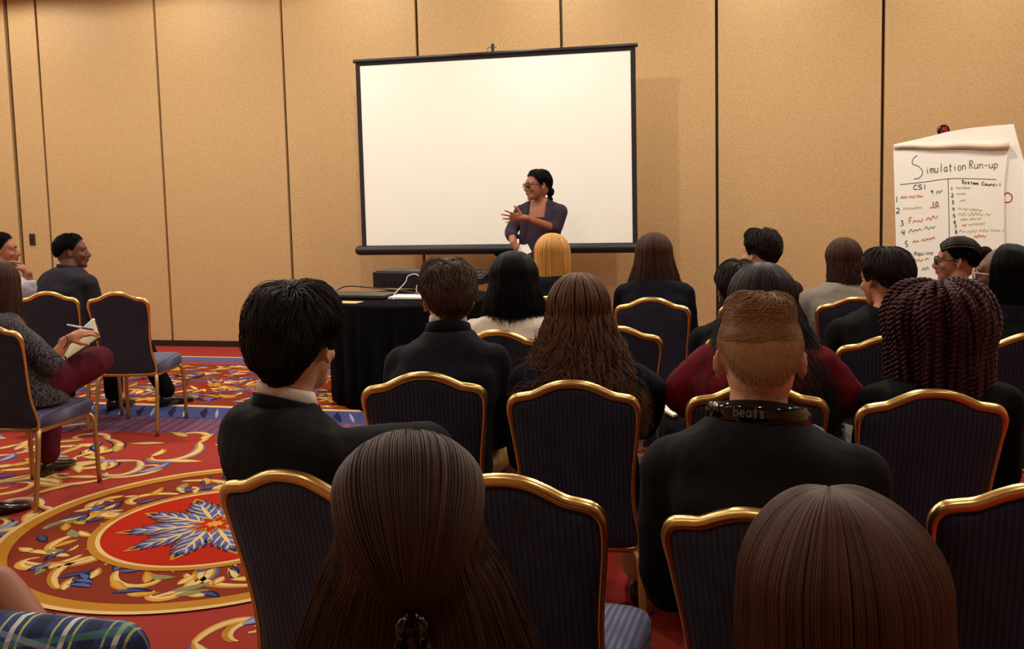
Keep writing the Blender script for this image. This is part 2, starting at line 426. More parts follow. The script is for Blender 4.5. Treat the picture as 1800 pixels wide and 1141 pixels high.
put_chair('Q2', NB + 'holding the person who rests a hand on the chin', yaw=11, pos=(-3.56, 6.5))
put_chair('R', NB + 'holding the person in tweed top and burgundy trousers', yaw=1.4, pos=(-2.510, 4.818))
h2 = at_z(1757, 862, 0.475); Rh = Matrix.Rotation(-TH + math.radians(12), 3, 'Z')
put_chair('H2', NB + 'empty, next to the chair of the burgundy twists', yaw=12, pos=Vector((h2.x, h2.y, 0)) + Rh @ Vector((0.2, -0.19, 0)))

# ------------------------------------------------------------------ projection screen
SP = st(0, 0.62); SN = NW
def sp_(px, py, off=0.0): return at_plane(px, py, SP - SN * off, SN)
BL, BR_, TL, TR = sp_(633, 430), sp_(1117, 430), sp_(629, 108), sp_(1121, 84)
cen = (BL + BR_) / 2
scr = thing('projection_screen', 'large white pull-up projection screen with black border on skirted stand', 'screen', (cen.x, cen.y, 0), -TH)
def sl(p):  # world -> screen local (x along screen, y depth, z)
    d = Vector((p.x - cen.x, p.y - cen.y, 0)); return Vector((d.dot(U), d.dot(NW), p.z))
xl = (sl(BL).x + sl(TL).x) / 2; xr = (sl(BR_).x + sl(TR).x) / 2
zb = sl(BL).z * .5 + sl(BR_).z * .5; zt_l = sl(TL).z; zt_r = sl(TR).z; zt = (zt_l + zt_r) / 2
bw = 0.042
wl = sl(sp_(635, 114)); wr = sl(sp_(1115, 91)); ztw = (wl.z + wr.z) / 2
MB().box(((xl + xr) / 2, 0.0, (zb + ztw) / 2), ((xr - xl) / 2 - bw, 0.003, (ztw - zb) / 2)).build('fabric', M_SCREEN, scr, False)
mb = MB()
mb.box((xl + bw / 2, -0.001, (zb + zt) / 2), (bw / 2, 0.004, (zt - zb) / 2)); mb.box((xr - bw / 2, -0.001, (zb + zt) / 2), (bw / 2, 0.004, (zt - zb) / 2))
mb.box(((xl + xr) / 2, -0.0005, (ztw + zt) / 2), ((xr - xl) / 2, 0.004, (zt - ztw) / 2)); mb.build('border', M_BORDER, scr, False)
MB().tube([(xl - 0.02, 0, zt + 0.012), (xr + 0.02, 0, zt + 0.012)], 0.017, 10).build('top_bar', M_BLACK, scr)
mb = MB()
for r, x0, x1 in ((0.045, xl - 0.06, xr + 0.05),):
    mb.tube([(x0, 0, zb - 0.04), (x0 + 0.03, 0, zb - 0.04), (x1 - 0.03, 0, zb - 0.04), (x1, 0, zb - 0.04)], [r * 0.7, r, r, r * 0.7], 16)
mb.build('roller_case', M_BLACK, scr)
cxs = sl(sp_(866, 84)).x
hk = catmull([(cxs - 0.05, 0, zt + 0.03), (cxs - 0.045, 0, zt + 0.06), (cxs, 0, zt + 0.07), (cxs + 0.045, 0, zt + 0.06), (cxs + 0.05, 0, zt + 0.03)], 5)
MB().tube(hk, 0.005, 6).build('hook', M_CHROME, scr)
MB().box((cxs, 0.0, zt + 0.055), (0.012, 0.012, 0.04)).build('mast_cap', M_BLACK, scr, False, 0.003)
MB().tube([(cxs, 0.06, 0.02), (cxs, 0.06, zt + 0.03)], 0.017, 10).build('mast', M_BLACK, scr)
for px in (743, 990):
    x = sl(sp_(px, 92)).x; MB().ell((x, -0.005, zt + 0.03), (0.008, 0.008, 0.008)).build('stud', M_CHROME, scr)
# flared black skirt below the case
kx = sl(sp_(905, 440)).x
prof = [(0.24, zb - 0.075), (0.20, zb - 0.085), (0.17, zb - 0.11), (0.155, zb - 0.16), (0.15, zb - 0.24), (0.15, 0.55), (0.16, 0.02)]
rings = []
for hw, z in prof:
    rings.append([Vector((kx + hw * math.cos(2 * math.pi * j / 40), 0.02 + (0.10 + 0.008 * math.sin(8 * 2 * math.pi * j / 40)) * math.sin(2 * math.pi * j / 40), z)) for j in range(40)])
MB().loft(rings).build('skirt', M_BLACKCLOTH, scr)

# ------------------------------------------------------------------ skirted table with equipment
TZ = 0.75
tc_ = at_z(728, 522, TZ); TR_ = 0.60
tab = thing('skirted_table', 'round table under a floor-length pleated black cloth', 'table', (tc_.x, tc_.y, 0))
mb = MB(); rings = []; N = 180
def tr_(a, z):
    k = max(0.0, min(1.0, (TZ - 0.015 - z) / 0.25))
    return TR_ + 0.012 + k * (0.018 * math.sin(26 * a) + 0.010 * math.sin(41 * a + 1.0) + 0.012)
for z in (TZ + 0.002, TZ - 0.004, TZ - 0.02, TZ - 0.06, TZ - 0.14, TZ - 0.28, 0.35, 0.18, 0.01):
    ins = 0.012 if z > TZ else 0.0
    rings.append([Vector(((tr_(2 * math.pi * j / N, z) - ins) * math.cos(2 * math.pi * j / N), (tr_(2 * math.pi * j / N, z) - ins) * math.sin(2 * math.pi * j / N), z)) for j in range(N)])
mb.loft(rings, True); mb.build('tablecloth', M_BLACKCLOTH, tab)
MB().tube([(0, 0, 0.0), (0, 0, TZ - 0.02)], 0.04, 12).build('pedestal', M_BLACK, tab)

def on_table(px, py, z=TZ + 0.003): return at_z(px, py, z)
# laptop
a, b, c, d = on_table(567, 524, TZ + .03), on_table(671, 526, TZ + .03), on_table(700, 510, TZ + .03), on_table(592, 508, TZ + .03)
lc = (a + b + c + d) / 4; ang = math.atan2(b.y - a.y, b.x - a.x)
lap = thing('laptop', 'closed dark grey laptop lying on the black table', 'laptop', (lc.x, lc.y, TZ + 0.003), ang)
lw = ((b - a).length + (c - d).length) / 4; lh = 0.125
MB().box((0, 0, 0.009), (lw, lh, 0.008)).build('base', M_BLACK, lap, False, 0.004)
MB().box((0, 0, 0.023), (lw, lh, 0.006)).build('lid', M_LAPTOP, lap, False, 0.004)
f0 = on_table(598, 531); 
fo = MB().box((0, 0, 0.0015), (0.165, 0.06, 0.0015)).build('manila_folder', M_TAN, None, False); fo.location = (f0.x, f0.y - 0.015, TZ + 0.003); fo.rotation_euler = (0, 0, ang)
tag(fo, 'tan manila folder sticking out under the laptop front', 'folder')
lap.location.z = TZ + 0.0065
# papers with binder clip
pc = on_table(722, 524)
pp = thing('paper_stack', 'clipped stack of white papers on the black table', 'papers', (pc.x, pc.y, TZ + 0.003), ang + 0.1)
for k in range(6):
    o = MB().box((0.004 * math.sin(k * 2.1), 0.004 * math.cos(k * 1.7), 0.0016 + 0.003 * k), (0.14 - 0.002 * (k % 3), 0.10, 0.0013), Matrix.Rotation(0.02 * math.sin(k * 3), 3, 'Z')).build('sheet', M_PAPER, pp, False)
cl_ = MB(); cl_.loft([[Vector((x, y, z)) for y, z in ((0.085, 0.018), (0.112, 0.0), (0.112, 0.034))] for x in (-0.005, 0.05)]); cl_.build('clip_body', M_BLACK, pp, False)
cw = catmull([(0.012, 0.10, 0.032), (0.008, 0.10, 0.06), (0.016, 0.10, 0.085), (0.028, 0.10, 0.085), (0.036, 0.10, 0.06), (0.032, 0.10, 0.032)], 4)
MB().tube(cw, 0.0028, 6).build('clip_wire', M_WHITE, pp)
# equipment box
pa, pb = on_table(668, 507), on_table(760, 509)
ec = (pa + pb) / 2; ea = math.atan2(pb.y - pa.y, pb.x - pa.x)
eq = thing('projector_case', 'black box-shaped audio unit on the black table with cables in front', 'equipment', (ec.x + 0.02, ec.y + 0.13, TZ + 0.003), ea)
ew = (pb - pa).length / 2 + 0.02
MB().box((0, 0, 0.072), (ew, 0.15, 0.066)).build('housing', M_BLACK, eq, False, 0.008)
MB().box((0, 0, 0.142), (ew - 0.02, 0.13, 0.004)).build('top_panel', mat('dark_grey', rgb(48, 44, 46), 0.35), eq, False, 0.002)
for k in range(4): MB().box((-ew * .6 + 0.05 * k, -0.152, 0.05), (0.012, 0.003, 0.012)).build('socket', mat('dark_grey2', rgb(30, 30, 34), 0.3), eq, False)
for sx in (-1, 1):
    for sy in (-1, 1): MB().box((sx * ew * .8, sy * .11, 0.003), (0.012, 0.012, 0.003)).build('foot', M_BLACK, eq, False)
# mixer to the side
mp = on_table(835, 498)
mx_ = thing('audio_mixer', 'flat black control panel with grey keys on the black table', 'equipment', (mp.x, mp.y + 0.03, TZ + 0.003), ea)
MB().loft([[Vector((x, -0.12, 0.0)), Vector((x, 0.12, 0.0)), Vector((x, 0.12, 0.11)), Vector((x, -0.12, 0.05))] for x in (-0.12, 0.12)]).build('housing', M_BLACK, mx_, False)
for i in range(4):
    for j in range(2): MB().box((-0.075 + 0.05 * i, -0.05 + 0.08 * j, 0.07 + 0.02 * j), (0.016, 0.02, 0.004), Matrix.Rotation(0.25, 3, 'X')).build('key', M_LAPTOP, mx_, False)
# cables
def cable(name, pts, r, m, label):
    o = MB().tube(catmull(pts, 6), r, 6).build(name, m); tag(o, label, 'cable'); return o
w1 = [on_table(700, 519, TZ + 0.006), at_z(706, 506, TZ + 0.04), at_z(712, 497, TZ + 0.12), at_z(724, 480, TZ + 0.17), at_z(740, 476, TZ + 0.18), at_z(752, 486, TZ + 0.12), on_table(756, 502, TZ + 0.01)]
w1 = [Vector((p.x, tc_.y - 0.12, p.z)) if i else p for i, p in enumerate(w1)]
w1[0] = Vector((w1[0].x, tc_.y - 0.2, TZ + 0.006)); w1[-1] = Vector((w1[-1].x, tc_.y - 0.15, TZ + 0.006))
cable('white_cable', w1, 0.0035, M_WHITE, 'white cable looping up in front of the black audio unit')
lpos = lambda x, y, z: lap.matrix_basis @ Vector((x, y, z))
w2 = [lpos(-lw + 0.02, lh - 0.02, 0.006), lpos(-lw - 0.02, lh + .01, 0.03), lpos(-lw + 0.04, lh + 0.06, 0.06), lpos(-lw + 0.2, lh + 0.07, 0.055), lpos(lw, lh + 0.06, 0.03), lpos(lw + 0.1, lh + 0.03, 0.02), lpos(lw + 0.18, lh + .02, 0.004)]
cable('black_cable', w2, 0.005, M_BLACK, 'thin black power cord curling behind the closed laptop')

# ------------------------------------------------------------------ stroke lettering (hand-drawn glyphs)
GL = {
 'S': [[(.9, .92), (.6, 1), (.2, .9), (.12, .7), (.35, .55), (.75, .45), (.9, .25), (.7, .05), (.3, 0), (.05, .1)]],
 's': [[(.8, .5), (.4, .58), (.15, .45), (.7, .22), (.6, .02), (.1, .02)]],
 'C': [[(.9, .85), (.6, 1), (.2, .8), (.08, .45), (.25, .1), (.6, 0), (.9, .12)]],
 'c': [[(.8, .5), (.45, .58), (.12, .3), (.4, 0), (.8, .08)]],
 'I': [[(.5, 1), (.5, 0)]], 'i': [[(.5, .55), (.5, 0)], [(.5, .75), (.5, .8)]], 'l': [[(.5, 1), (.5, 0)]],
 'm': [[(.05, .55), (.05, 0)], [(.05, .4), (.25, .56), (.45, .45), (.47, 0)], [(.47, .42), (.7, .56), (.92, .42), (.95, 0)]],
 'n': [[(.1, .55), (.1, 0)], [(.1, .4), (.45, .56), (.8, .42), (.85, 0)]],
 'u': [[(.1, .55), (.12, .12), (.45, 0), (.8, .15)], [(.82, .55), (.85, 0)]],
 'a': [[(.8, .5), (.4, .56), (.1, .3), (.35, 0), (.78, .2)], [(.82, .56), (.85, 0)]],
 't': [[(.5, .9), (.5, .08), (.7, 0)], [(.2, .58), (.85, .6)]],
 'o': [[(.5, .56), (.12, .35), (.3, .02), (.75, .05), (.88, .35), (.5, .56)]],
 'R': [[(.1, 0), (.1, 1)], [(.1, 1), (.7, .95), (.8, .7), (.1, .5)], [(.35, .5), (.9, 0)]],
 'p': [[(.1, .56), (.1, -.35)], [(.1, .45), (.5, .58), (.85, .35), (.5, .02), (.1, .1)]],
 'y': [[(.1, .56), (.45, .05)], [(.85, .56), (.45, .05), (.15, -.35)]],
 'e': [[(.1, .3), (.85, .32), (.6, .57), (.2, .45), (.12, .2), (.45, 0), (.85, .1)]],
 'b': [[(.1, 1), (.1, 0)], [(.1, .4), (.5, .58), (.88, .3), (.5, 0), (.1, .1)]],
 'A': [[(.05, 0), (.5, 1), (.95, 0)], [(.22, .4), (.78, .4)]],
 'q': [[(.8, .45), (.4, .57), (.1, .3), (.4, 0), (.78, .15)], [(.82, .56), (.82, -.35)]],
 'L': [[(.15, 1), (.15, 0), (.85, 0)]], '-': [[(.15, .35), (.85, .35)]], ' ': [],
 'F': [[(.15, 0), (.15, 1), (.9, 1)], [(.15, .55), (.7, .55)]],
 '1': [[(.5, 1), (.5, 0)]], '2': [[(.1, .8), (.45, 1), (.8, .8), (.6, .4), (.1, .02), (.9, .05)]],
 '3': [[(.15, .95), (.7, .95), (.4, .58), (.8, .35), (.5, .02), (.1, .08)]], '4': [[(.2, 1), (.1, .45), (.85, .5)], [(.7, 1), (.65, 0)]],
 '5': [[(.8, 1), (.25, .95), (.2, .55), (.7, .5), (.75, .15), (.2, 0)]], '6': [[(.7, 1), (.25, .6), (.15, .2), (.5, 0), (.8, .2), (.55, .42), (.2, .3)]],
 '7': [[(.1, .95), (.85, .95), (.35, 0)]], '8': [[(.5, .52), (.2, .75), (.5, 1), (.8, .75), (.2, .25), (.5, 0), (.8, .25), (.5, .52)]],
 '9': [[(.8, .75), (.5, 1), (.2, .75), (.5, .5), (.8, .75), (.7, 0)]], '0': [[(.5, 1), (.15, .6), (.2, .15), (.55, 0), (.85, .4), (.8, .8), (.5, 1)]],
}
def letter_lines(text, x, y, w, h, slope=0.0, gap=1.15):
    """pixel-space polylines of a word: x,y lower-left corner in a y-down frame"""
    out = []
    for i, ch in enumerate(text):
        for ln in GL[ch]:
            out.append([(x + (i * gap + p[0]) * w, y + slope * (i * gap + p[0]) * w - p[1] * h) for p in ln])
    return out
def scribble(x0, y0, x1, y1, h, seed):
    r = random.Random(seed); out = []; n = max(4, int((x1 - x0) / (h * 0.55)))
    word = []
    for i in range(n + 1):
        t = i / n; x = x0 + (x1 - x0) * t; y = y0 + (y1 - y0) * t
        word.append((x, y - (h * r.uniform(.5, 1.0) if i % 2 else r.uniform(-0.05, .25) * h)))
        if r.random() < 0.18 and len(word) > 3: out.append(word); word = []
    if len(word) > 1: out.append(word)
    return out
def ribbon_mesh(lines, place, half, name, m, parent, lift):
    """flat marker strokes: place(px, py, lift) -> 3d point"""
    mb = MB()
    for ln in lines:
        if len(ln) > 2: ln = [(p.x, p.y) for p in catmull([(a, b, 0) for a, b in ln], 4)]
        L, R = [], []
        for i in range(len(ln)):
            x0, y0 = ln[max(i - 1, 0)]; x1, y1 = ln[min(i + 1, len(ln) - 1)]; d = math.hypot(x1 - x0, y1 - y0) or 1
            nx, ny = -(y1 - y0) / d * half, (x1 - x0) / d * half
            L.append(place(ln[i][0] + nx, ln[i][1] + ny, lift)); R.append(place(ln[i][0] - nx, ln[i][1] - ny, lift))
        mb.add(L + R, [(i, i + 1, len(L) + i + 1, len(L) + i) for i in range(len(L) - 1)])
    return mb.build(name, m, parent, False)

# ------------------------------------------------------------------ flip chart
FD = 5.9
fcp = at_d(1680, 350, FD)
fn = Vector((math.sin(0.30), math.cos(0.30), 0.0)); fn = (fn + Vector((0, 0, -0.12))).normalized()    # away from the audience
def fp(px, py, lift=0.0): return at_plane(px, py, fcp, fn) - fn * lift
base = at_plane(1690, 480, fcp, fn)
fc = thing('flip_chart', 'easel flip chart with handwritten lists on white paper by the wall', 'flip chart', (base.x, base.y, 0))
def rel(p): return Vector((p.x - base.x, p.y - base.y, p.z))
def sheet(name, poly, lift, th, m):
    f = [rel(fp(x, y, lift)) for x, y in poly]; bk = [rel(fp(x, y, lift - th)) for x, y in poly]; n = len(poly)
    return MB().add(f + bk, [tuple(range(n)), tuple(reversed(range(n, 2 * n)))] + [(i, n + i, n + (i + 1) % n, (i + 1) % n) for i in range(n)]).build(name, m, fc, False)
sheet('back_sheet', [(1571, 254), (1620, 243), (1665, 232), (1705, 225), (1745, 221), (1782, 218), (1786, 235), (1802, 290), (1818, 360), (1834, 440), (1842, 540), (1579, 540)], 0.0, 0.012, M_PAPER)
sheet('front_page', [(1570, 264), (1771, 264), (1767, 300), (1764, 330), (1765, 540), (1578, 540)], 0.014, 0.006, M_PAPER)
r0 = fp(1571, 259, 0.014); r1 = fp(1772, 258, 0.022)
MB().tube([rel(r0 + (r1 - r0) * (k / 12)) + Vector((0, 0, 0.004 * math.sin(k * 1.1))) for k in range(13)], [0.014 + 0.009 * k / 12 for k in range(13)], 12).build('rolled_page', M_PAPER2, fc)
INK = mat('ink_black', rgb(40, 38, 36), 0.7); INKO = mat('ink_orange', rgb(226, 110, 50), 0.7); INKG = mat('ink_olive', rgb(120, 118, 84), 0.7); INKR = mat('ink_crimson', rgb(176, 30, 48), 0.7); INKP = mat('ink_faded', rgb(190, 172, 120), 0.7)
pl = lambda x, y, l: rel(fp(x, y, l))
Sbig = [[(1612, 274), (1606, 278), (1603, 286), (1606, 290), (1614, 293), (1621, 301), (1620, 308), (1614, 314), (1606, 315)]]
rule = [[(1582, 325), (1620, 321), (1664, 315), (1700, 314.5), (1750, 316)], [(1666, 315), (1667, 360), (1668, 420), (1669, 520)]]
def word(lines, half, m, lift): ribbon_mesh(lines, pl, half, 'lettering', m, fc, lift)
LL = letter_lines
word(Sbig, 0.55, INK, .0155)
for c in (LL('imulation', 1626, 306, 7.0, 15, -0.10), LL('Run-up', 1703, 297, 7.5, 14, -0.02)): word(c, 0.55, INK, .0155)
for ln in rule: ribbon_mesh([ln], pl, 0.5, 'ruled_line', INK, fc, 0.0152)
for c in (LL('CSI', 1605, 334, 7.2, 8, -0.05), LL('System', 1690, 322.5, 4.3, 5.5, 0.10), LL('Council', 1725, 326, 4.3, 5.5, 0.06)): word(c, 0.6, INK, .0156)
for n_, x_, y_, w_, h_ in (('1', 1573, 356, 6, 10), ('2', 1574, 375, 8, 9), ('3', 1582, 397, 7, 9), ('4', 1584, 414, 7, 9), ('5', 1590, 434, 6, 10), ('6', 1593, 452, 6, 10), ('9', 1635, 341, 5, 6), ('10', 1637, 363, 5.5, 8)): word(LL(n_, x_, y_, w_, h_), 0.6, INK, .0156)
for k, yy in enumerate((335, 347, 359, 371, 383, 393, 402, 411)): word(LL(str(k + 1), 1670 + k * 1.1, yy, 4.5, 6), 0.6, INK, .0156)
word(LL('F', 1597, 393, 6, 10), 0.7, INKO, .0157); word(LL('Aquino', 1606, 449, 5, 7, -0.05), 0.6, INKG, .0158)
for m_, hf, lf_, rows in ((INKO, .7, .0157, ((1583, 350, 1622, 347, 5, 1), (1634, 367, 1650, 366, 4, 2), (1604, 392, 1622, 390, 6, 3), (1627, 388, 1648, 385, 7, 4), (1604, 428, 1615, 426, 5, 5), (1619, 425, 1643, 420, 5, 6), (1604, 461, 1632, 457, 6, 7), (1711, 418, 1732, 417, 5, 8), (1690, 398, 1700, 397, 4, 9))),
                          (INKG, .6, .0158, ((1597, 410, 1620, 405, 6, 11), (1624, 404, 1643, 402, 6, 12), (1645, 342, 1656, 338, 6, 13), (1620, 476, 1632, 474, 6, 14))),
                          (INKP, .5, .0159, ((1587, 370, 1623, 367, 5, 15), (1679, 332, 1705, 332, 3, 16), (1682, 343, 1697, 342, 3, 17), (1686, 355, 1696, 353, 3, 18), (1683, 368, 1726, 372, 4, 19), (1684, 380, 1741, 379, 6, 20), (1688, 388, 1724, 386, 4, 21), (1701, 397, 1730, 395, 4, 22), (1685, 410, 1764, 407, 6, 23)))):
    for a_ in rows: word(scribble(*a_), hf, m_, lf_)
ribbon_mesh([[(1765, 343), (1770, 339), (1777, 342), (1779, 349), (1775, 355), (1766, 356)]], pl, 1.0, 'red_circle', INKR, fc, 0.0012)
# easel behind the paper
kp = rel(fp(1659, 229, -0.012)); 
disc = lambda r, d0, d1: [[kp + Vector((r * math.cos(2 * math.pi * j / 24), 0, r * math.sin(2 * math.pi * j / 24))) + Vector((0, dd, 0)) for j in range(24)] for dd in (d0, d1)]
MB().loft(disc(0.037, -0.006, 0.012)).build('emblem_disc', M_BLACKGLOSS, fc)
kpw = fp(1659, 229, -0.012)
def epl(x, y, l): return kp + Vector(((x) * 0.037, -0.0075, (y) * 0.037))
ribbon_mesh([[(-.5, -.55), (-.28, .2), (-.1, .55), (.08, -.45)], [(-.02, -.1), (.2, .35), (.32, .6), (.52, -.5)]], epl, 0.09, 'emblem_mark', mat('emblem_red', rgb(196, 40, 52), 0.5), fc, 0)
pb_ = rel(fp(1690, 540, -0.02)); top = kp + Vector((0, 0.03, -0.02))
MB().tube([top + Vector((0, 0.0, 0.0)), Vector((pb_.x - 0.36, pb_.y + 0.02, 0))], 0.014, 8).build('leg', M_BLACK, fc)
MB().tube([top + Vector((0, 0.0, 0.0)), Vector((pb_.x + 0.42, pb_.y - 0.06, 0))], 0.014, 8).build('leg', M_BLACK, fc)
MB().tube([top + Vector((0, 0.02, 0.0)), Vector((pb_.x + 0.05, pb_.y + 0.55, 0))], 0.014, 8).build('leg', M_BLACK, fc)
sh_ = [rel(fp(1585, 536, 0.0)), rel(fp(1830, 536, 0.0))]
MB().tube(sh_, 0.016, 8).build('tray', M_BLACK, fc)

# ------------------------------------------------------------------ carpet: woven pattern laid out on the floor plane
CARP = {'red': rgb(178, 38, 16), 'brick': rgb(132, 50, 30), 'gold': rgb(184, 126, 40), 'cream': rgb(222, 188, 126), 'yellow': rgb(206, 154, 62), 'blue': rgb(84, 98, 156), 'navy': rgb(34, 32, 66),
        'mauve': rgb(128, 76, 92), 'olive': rgb(138, 134, 84), 'sky': rgb(150, 156, 182), 'slate': rgb(70, 74, 122)}
CN = list(CARP)
CMATS = [mat('carpet_' + k + '_wool', CARP[k], 0.95, noise=0.16, scale=260, bump=0.4, bscale=500, spec=0.1) for k in CN]
for m_ in CMATS: pass
class Carpet:
    def __init__(s): s.mb = MB(); s.k = 0
    def z(s, layer): return 0.0006 + 0.00035 * layer
    def stroke(s, pts, w, col, layer):
        pts = [Vector((p[0], p[1])) for p in pts]; n = len(pts); L, R = [], []; z = s.z(layer) + 0.00002 * (s.k % 12); s.k += 1
        for i in range(n):
            t = pts[min(i + 1, n - 1)] - pts[max(i - 1, 0)]; t = t.normalized() if t.length > 1e-9 else Vector((1, 0)); nr = Vector((-t.y, t.x)) * w[i]
            L.append((pts[i].x + nr.x, pts[i].y + nr.y, z)); R.append((pts[i].x - nr.x, pts[i].y - nr.y, z))
        s.mb.add(R + L, [(i, i + 1, n + i + 1, n + i) for i in range(n - 1)], CN.index(col))
    def poly(s, pts, col, layer):
        z = s.z(layer); s.mb.add([(p[0], p[1], z) for p in pts], [tuple(range(len(pts)))], CN.index(col))
    def ring(s, c, r0, r1, col, layer, n=96):
        z = s.z(layer); vs = []
        for j in range(n):
            a = 2 * math.pi * j / n; vs += [(c[0] + r0 * math.cos(a), c[1] + r0 * math.sin(a), z), (c[0] + r1 * math.cos(a), c[1] + r1 * math.sin(a), z)]
        s.mb.add(vs, [(2 * j, 2 * j + 1, (2 * j + 3) % (2 * n), (2 * j + 2) % (2 * n)) for j in range(n)], CN.index(col))
    def leaf(s, p, a, L, W, col, layer, bend=0.0, n=8, sharp=0.8):
        pts, w = [], []; x, y = p; ang = a
        for i in range(n + 1):
            t = i / n; pts.append((x, y)); w.append(W * math.sin(math.pi * min(1, t * 0.97 + 0.015)) ** sharp * (1.15 - 0.5 * t)); x += math.cos(ang) * L / n; y += math.sin(ang) * L / n; ang += bend / n
        s.stroke(pts, w, col, layer)
    def curl(s, p, a, L, W, col, layer, turn, n=22, tip=0.25, tight=2.2):
        pts, w = [], []; x, y = p; ang = a
        for i in range(n + 1):
            t = i / n; pts.append((x, y)); w.append(W * (tip + (1 - tip) * math.sin(math.pi * (0.12 + 0.86 * t))) * (1.0 if t > 0.02 else 0.5)); x += math.cos(ang) * L / n; y += math.sin(ang) * L / n
            ang += turn / n * (0.35 + tight * t * t)
        s.stroke(pts, w, col, layer); return pts[-1], ang
    def scroll(s, p, a, L, W, turn, c1, c2, layer, c3=None):
        if c3: s.curl((p[0], p[1] - 0.004), a, L * 1.02, W * 1.75, c3, layer, turn)
        s.curl(p, a, L, W * 1.3, c1, layer + 1, turn); s.curl((p[0] + 0.004, p[1] + 0.006), a, L * 0.97, W * 0.72, c2, layer + 2, turn)
    def acanthus(s, p, a, L, W, layer, cols=('navy', 'blue', 'cream')):
        d = Vector((math.cos(a), math.sin(a)))
        for ci, (col, f) in enumerate(zip(cols, (1.0, 0.84, 0.24))):
            s.leaf(p, a, L * (1.0 - 0.10 * ci), W * f * 0.75, col, layer + ci, 0, 10)
            for k in range(4):
                u = 0.12 + 0.19 * k; q = (p[0] + d.x * L * u, p[1] + d.y * L * u); ll = L * (0.52 - 0.085 * k) * (1 - 0.12 * ci)
                for sg in (-1, 1): s.leaf(q, a + sg * (0.75 - 0.07 * k), ll, W * f * 0.36, col, layer + ci, -sg * 0.35)
cp = Carpet(); R3 = random.Random(11)
def fst(s, t): p = st(s, t); return (p.x, p.y)
def band(t0, t1, col, layer): cp.poly([fst(S0, t1), fst(S1, t1), fst(S1, t0), fst(S0, t0)], col, layer)
tt = lambda px, py: to_st(at_z(px, py, 0))[1]
tR, tB0, tB1, tF, tL0, tL1, tN, tM = tt(400, 627.5), tt(400, 628.8), tt(400, 634), tt(400, 641.5), tt(300, 711), tt(300, 714), tt(300, 735), tt(300, 762)
band(tR, tB0, 'cream', 0); band(tB0, tB1, 'blue', 0); band(tB1, tF, 'mauve', 0); band(tF, tL0, 'brick', 0); band(tL0, tL1, 'cream', 0); band(tL1, tN, 'slate', 0); band(tN, tM, 'mauve', 0)
# dashes in the two border bands
for k in range(60):
    s_ = S0 + (S1 - S0) * k / 60
    cp.stroke([fst(s_, tL1 + 0.03), fst(s_ + 0.06, (tL1 + tN) / 2), fst(s_ + 0.15, tN - 0.03)], [0.005, 0.028, 0.006], 'navy', 1)
    cp.stroke([fst(s_ + 0.1, tL1 + 0.05), fst(s_ + 0.18, (tL1 + tN) / 2 + 0.02), fst(s_ + 0.24, tN - 0.04)], [0.003, 0.012, 0.003], 'sky', 2)
for k in range(200):
    s_ = S0 + (S1 - S0) * k / 200
    cp.stroke([fst(s_, tN + 0.01), fst(s_ + 0.05, tM - 0.01)], [0.011, 0.011], 'slate', 1)
# dense leafy field between the bands
for k in range(2900):
    s_ = R3.uniform(-4.2, 9.6); t_ = R3.uniform(tF + 0.02, tL0 - 0.03); p = fst(s_, t_); a = R3.uniform(0, 6.28); L = R3.uniform(0.10, 0.24)
    c = R3.choice(['slate', 'blue', 'yellow', 'gold', 'cream', 'red', 'navy', 'yellow', 'slate', 'cream', 'blue', 'gold', 'olive'])
    dx, dy = L * math.cos(a), L * math.sin(a)
    t_end = to_st(Vector((p[0] + dx, p[1] + dy, 0)))[1]
    if t_end < tF + .01 or t_end > tL0 - .02: a += math.pi
    cp.leaf(p, a, L, R3.uniform(0.012, 0.032), c, 1 + k % 7, R3.uniform(-1.2, 1.2), 5)
# main field: bright red with scrolls, one large medallion
mc = at_z(378, 924, 0); MCN = (mc.x, mc.y)
RO, RI = 0.93, 0.50
def outside(p, m=0.0): return math.hypot(p[0] - MCN[0], p[1] - MCN[1]) > RO + m
for i in range(-6, 20):
    for j in range(0, 21):
        s_ = -4.6 + i * 0.0 + i * 0.50 + R3.uniform(-.08, .08); t_ = tM + 0.18 + j * 0.40 + R3.uniform(-.08, .08)
        if s_ < S0 + .4 or s_ > S1 - .4 or t_ > T1 - .3: continue
        p = fst(s_, t_)
        if not outside(p, 0.10): continue
        a = R3.uniform(0, 6.28); sg = R3.choice((-1, 1))
        cp.scroll(p, a, R3.uniform(0.6, 0.85), 0.024, sg * R3.uniform(3.6, 5.2), 'gold', 'cream', 2, R3.choice([None, 'blue', 'navy']))
        cp.scroll(p, a + 2.4, R3.uniform(0.35, 0.5), 0.018, -sg * R3.uniform(3.6, 5.0), 'yellow', 'cream', 2, R3.choice([None, 'blue']))
        for q in range(4):
            b = a + R3.uniform(0, 6.28); r = R3.uniform(0.04, 0.22); pp_ = (p[0] + r * math.cos(b), p[1] + r * math.sin(b)); L = R3.uniform(0.14, 0.27)
            c1, c2 = R3.choice([('gold', 'cream'), ('navy', 'blue'), ('yellow', 'cream'), ('olive', 'yellow'), ('blue', 'sky'), ('gold', 'cream')])
            bd = R3.uniform(-1, 1); cp.leaf(pp_, b, L, 0.036, c1, 5, bd); cp.leaf(pp_, b, L * 0.88, 0.021, c2, 6, bd)
